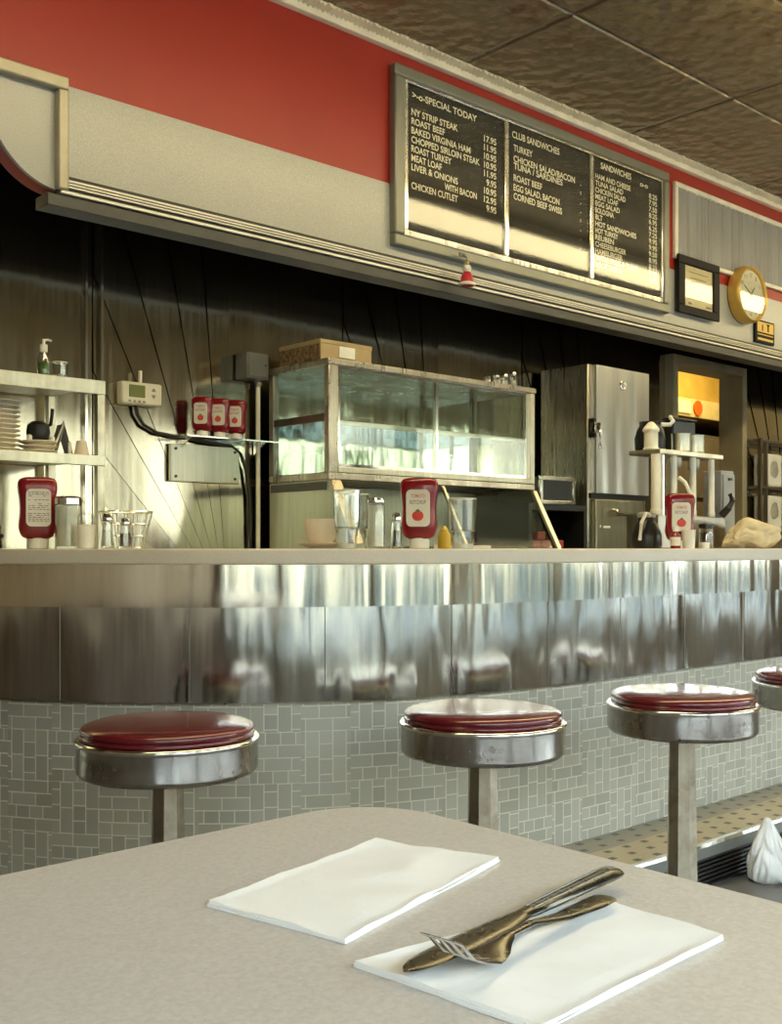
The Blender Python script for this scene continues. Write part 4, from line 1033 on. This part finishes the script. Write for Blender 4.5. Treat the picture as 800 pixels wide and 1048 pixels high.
box('maker_plate', CREAM, 3.70, 3.765, HV - .037, HV - .034, b0 + .006, b0 + .022, mb_)

# ornament hanging from the board
orn = thing('hanging_ornament', 'small red and white ornament hanging from the bottom of the menu board', 'ornament', (3.465, HV - .09, 2.13))
OR_ = (3.465, HV - .09)
MB().tube([(OR_[0], HV - .062, 2.288), (OR_[0], OR_[1], 2.268), (OR_[0], OR_[1], 2.235)], .0025, 6).build('string', GREYP, orn)
MB().lathe([(0, 0), (.014, .001), (.034, .008), (.031, .022), (.024, .050), (.014, .066), (0, .070)], (*OR_, 2.140), 24).build('body', M('ornament red', (.50, .03, .04), .35), orn)
MB().torus((*OR_, 2.152), .032, .007).build('white_trim', WHITE, orn)
MB().lathe([(0, 0), (.016, .004), (.020, .018), (.014, .032), (0, .036)], (OR_[0], OR_[1], 2.203), 20).build('white_top', WHITE, orn)
MB().lathe([(0, 0), (.010, .003), (.011, .010), (0, .016)], (OR_[0], OR_[1], 2.238), 14).build('cap', GOLD, orn)
box('hook_plate', GREYP, 3.445, 3.485, HV - .066, HV - .06, 2.277, 2.295, orn, .002)

# pleated panel in a cream frame
pp = thing('pleated_panel', 'pale grey pleated panel in a cream frame on the red wall', 'panel', (7.2, HV - .02, 2.59))
A0, A1, Q0, Q1 = 5.185, 9.4, 2.592, 3.012
f = MB(); f.box(A0, A1, HV - .022, HV, Q1 - .028, Q1); f.box(A0, A1, HV - .022, HV, Q0, Q0 + .024); f.box(A0, A0 + .03, HV - .022, HV, Q0 + .024, Q1 - .028); f.box(A1 - .03, A1, HV - .022, HV, Q0 + .024, Q1 - .028)
f.build('frame', CREAM, pp, bevel=.004)
pl = MB(); pts = []
x = A0 + .03; rnd = random.Random(5)
while x < A1 - .03:
    w = rnd.choice((.03, .04, .05, .07)); pts += [(x, HV - .004), (min(x + w * .35, A1 - .03), HV - .016), (min(x + w * .8, A1 - .03), HV - .013)]; x += w
prev = None
for px, py in pts:
    cur = (pl.bm.verts.new((px, py, Q0 + .024)), pl.bm.verts.new((px, py, Q1 - .028)))
    if prev: pl.bm.faces.new((prev[0], cur[0], cur[1], prev[1]))
    prev = cur
pl.build('pleats', CURT, pp, smooth=False)

# framed certificate, clock, small sign
pf = thing('picture_frame', 'black framed cream certificate on the header below the pleated panel', 'picture', (5.39, HV - .02, 2.3))
f = MB(); u0, u1, z0, z1, w = 5.190, 5.605, 2.293, 2.612, .062
dy = HV - .042
f.box(u0, u1, dy, HV - .024, z1 - w * .75, z1); f.box(u0, u1, dy, HV - .024, z0, z0 + w * .75); f.box(u0, u0 + w, dy, HV - .024, z0 + w * .75, z1 - w * .75); f.box(u1 - w, u1, dy, HV - .024, z0 + w * .75, z1 - w * .75)
f.build('frame', BLKF, pf, bevel=.004)
ct = box('certificate', PAPER, u0 + w, u1 - w, HV - .030, HV - .024, z0 + w * .75, z1 - w * .75, pf)
q = MB()
for zz, ww in ((2.53, .2), (2.50, .16), (2.40, .22), (2.385, .2)): q.box(5.3975 - ww / 2, 5.3975 + ww / 2, HV - .0308, HV - .030, zz, zz + .004)
q.box(5.30, 5.33, HV - .0308, HV - .030, 2.352, 2.364); q.box(5.48, 5.53, HV - .0308, HV - .030, 2.352, 2.364)
q.build('print', INK, ct, smooth=False)
box('glass_pane', glass('picture glass', (.97, .97, .95), .02, 1.5, .8), u0 + w, u1 - w, HV - .036, HV - .033, z0 + w * .75, z1 - w * .75, pf)
box('backing', BLACK, u0 + .01, u1 - .01, HV - .024, HV - .007, z0 + .01, 2.588, pf)
cl = thing('wall_clock', 'round wall clock with deep yellow rim on the header', 'clock', (5.93, HV - .05, 2.32))
CC = (5.905, 2.493); CR = .168
cs = MB(); seg = 64
prof = [(CR * .97, HV - .006), (CR, HV - .015), (CR, HV - .055), (CR * .97, HV - .075), (CR * .92, HV - .084), (CR * .865, HV - .078), (CR * .85, HV - .062)]
rows = [[cs.bm.verts.new((CC[0] + r * math.cos(2 * PI * k / seg), y, CC[1] + r * math.sin(2 * PI * k / seg))) for k in range(seg)] for r, y in prof]
for a, b in zip(rows, rows[1:]):
    for k in range(seg): cs.bm.faces.new((a[k], a[(k + 1) % seg], b[(k + 1) % seg], b[k]))
cs.build('rim', GOLD, cl, ang=60)
MB().disc_y(CC, CR * .985, HV - .012, HV - .006, 64).build('back_case', BLACK, cl)
fc_ = MB().disc_y(CC, CR * .86, HV - .064, HV - .060, 64).build('dial', FACE, cl)
nm = MB()
add_text(nm, [(str(h), CC[0] + CR * .68 * math.sin(2 * PI * h / 12), CC[1] + CR * .68 * math.cos(2 * PI * h / 12) - .011, .014 * len(str(h)), .022, 'C') for h in range(1, 13)], HV - .0648)
nm.build('numerals', INK, fc_, smooth=False)
def hand(ang, L, w):
    a = math.radians(ang); d = Vector((math.sin(a), math.cos(a))); n_ = Vector((d.y, -d.x))
    P = [Vector(CC) - d * .02 + n_ * w, Vector(CC) - d * .02 - n_ * w, Vector(CC) + d * L - n_ * w * .5, Vector(CC) + d * L + n_ * w * .5]
    return MB().prism([tuple(p) for p in P], 'y', HV - .068, HV - .066)
hand(40, .06, .005).build('hour_hand', BLACK, cl, smooth=False); hand(300, .09, .0035).build('minute_hand', BLACK, cl, smooth=False)
MB().disc_y(CC, CR * .86, HV - .077, HV - .075, 48).build('glass', glass('clock glass', (.97, .97, .95), .02, 1.5, .8), cl)
sg = thing('small_sign', 'small dark sign with yellow upper half on the header right of the clock', 'sign', (6.14, HV - .01, 2.24))
box('board', BLKF, 6.035, 6.262, HV - .022, HV - .002, 2.240, 2.378, sg, .004)
yp = box('yellow_field', SIGNY, 6.055, 6.245, HV - .0245, HV - .022, 2.305, 2.366, sg)
q = MB(); q.box(6.105, 6.118, HV - .0255, HV - .0245, 2.314, 2.350); q.box(6.170, 6.186, HV - .0255, HV - .0245, 2.312, 2.358); q.box(6.160, 6.196, HV - .0255, HV - .0245, 2.350, 2.358)
q.build('marks', BLKF, yp, smooth=False)
q = MB(); q.box(6.06, 6.24, HV - .0235, HV - .022, 2.288, 2.294); q.box(6.06, 6.24, HV - .0235, HV - .022, 2.256, 2.270); q.build('lower_lines', SIGNY, sg, smooth=False)

# ------------------------------------------------------------------ lamps
LAMP = emit('warm lamp diffuser', (1.0, .82, .44), 9.5)
for i, (x0, x1, lb) in enumerate(((.2, 7.5, 'long warm ceiling lamp above the stools'), (7.51, 11.8, 'shorter warm ceiling lamp beyond the long one'))):
    L = thing('ceiling_lamp', lb, 'lamp', ((x0 + x1) / 2, 1.9, CEIL - .11))
    box('housing', CREAM, x0, x1, 1.77, 2.03, CEIL - .06, CEIL - .001, L, .004)
    box('diffuser', LAMP, x0 + .03, x1 - .03, 1.80, 2.00, CEIL - .11, CEIL - .0601, L)
kl = bpy.data.lights.new('kitchen_light', 'AREA'); kl.energy = 34; kl.color = (1, .82, .5); kl.size = 1.2
ko = bpy.data.objects.new('kitchen_light', kl); COL.objects.link(ko); ko.location = (7.4, 4.5, 3.0); ko.rotation_euler = (.25, 0, 0)

# daylight from the street
wd = bpy.data.worlds.new('daylight'); SC.world = wd; wd.use_nodes = True
nt = wd.node_tree; nt.nodes.clear()
tc = N(nt, 'ShaderNodeTexCoord'); sx = N(nt, 'ShaderNodeSeparateXYZ'); nt.links.new(tc.outputs['Generated'], sx.inputs[0])
c = mixc(nt, ramp(nt, sx.outputs[2], -.02, .35), (.95, .97, .88), (.78, .92, 1.0))
bg = N(nt, 'ShaderNodeBackground'); nt.links.new(c, bg.inputs[0]); bg.inputs[1].default_value = 8.0
ow = N(nt, 'ShaderNodeOutputWorld'); nt.links.new(bg.outputs[0], ow.inputs[0])

SC.view_settings.view_transform = 'Standard'; SC.view_settings.look = 'None'
SC.view_settings.gamma = 1.0; SC.view_settings.use_curve_mapping = False
SC.view_settings.exposure = 0.9
cy = SC.cycles
cy.max_bounces = 10; cy.glossy_bounces = 6; cy.transparent_max_bounces = 24; cy.diffuse_bounces = 4
cy.sample_clamp_indirect = 8.0; cy.use_denoising = True
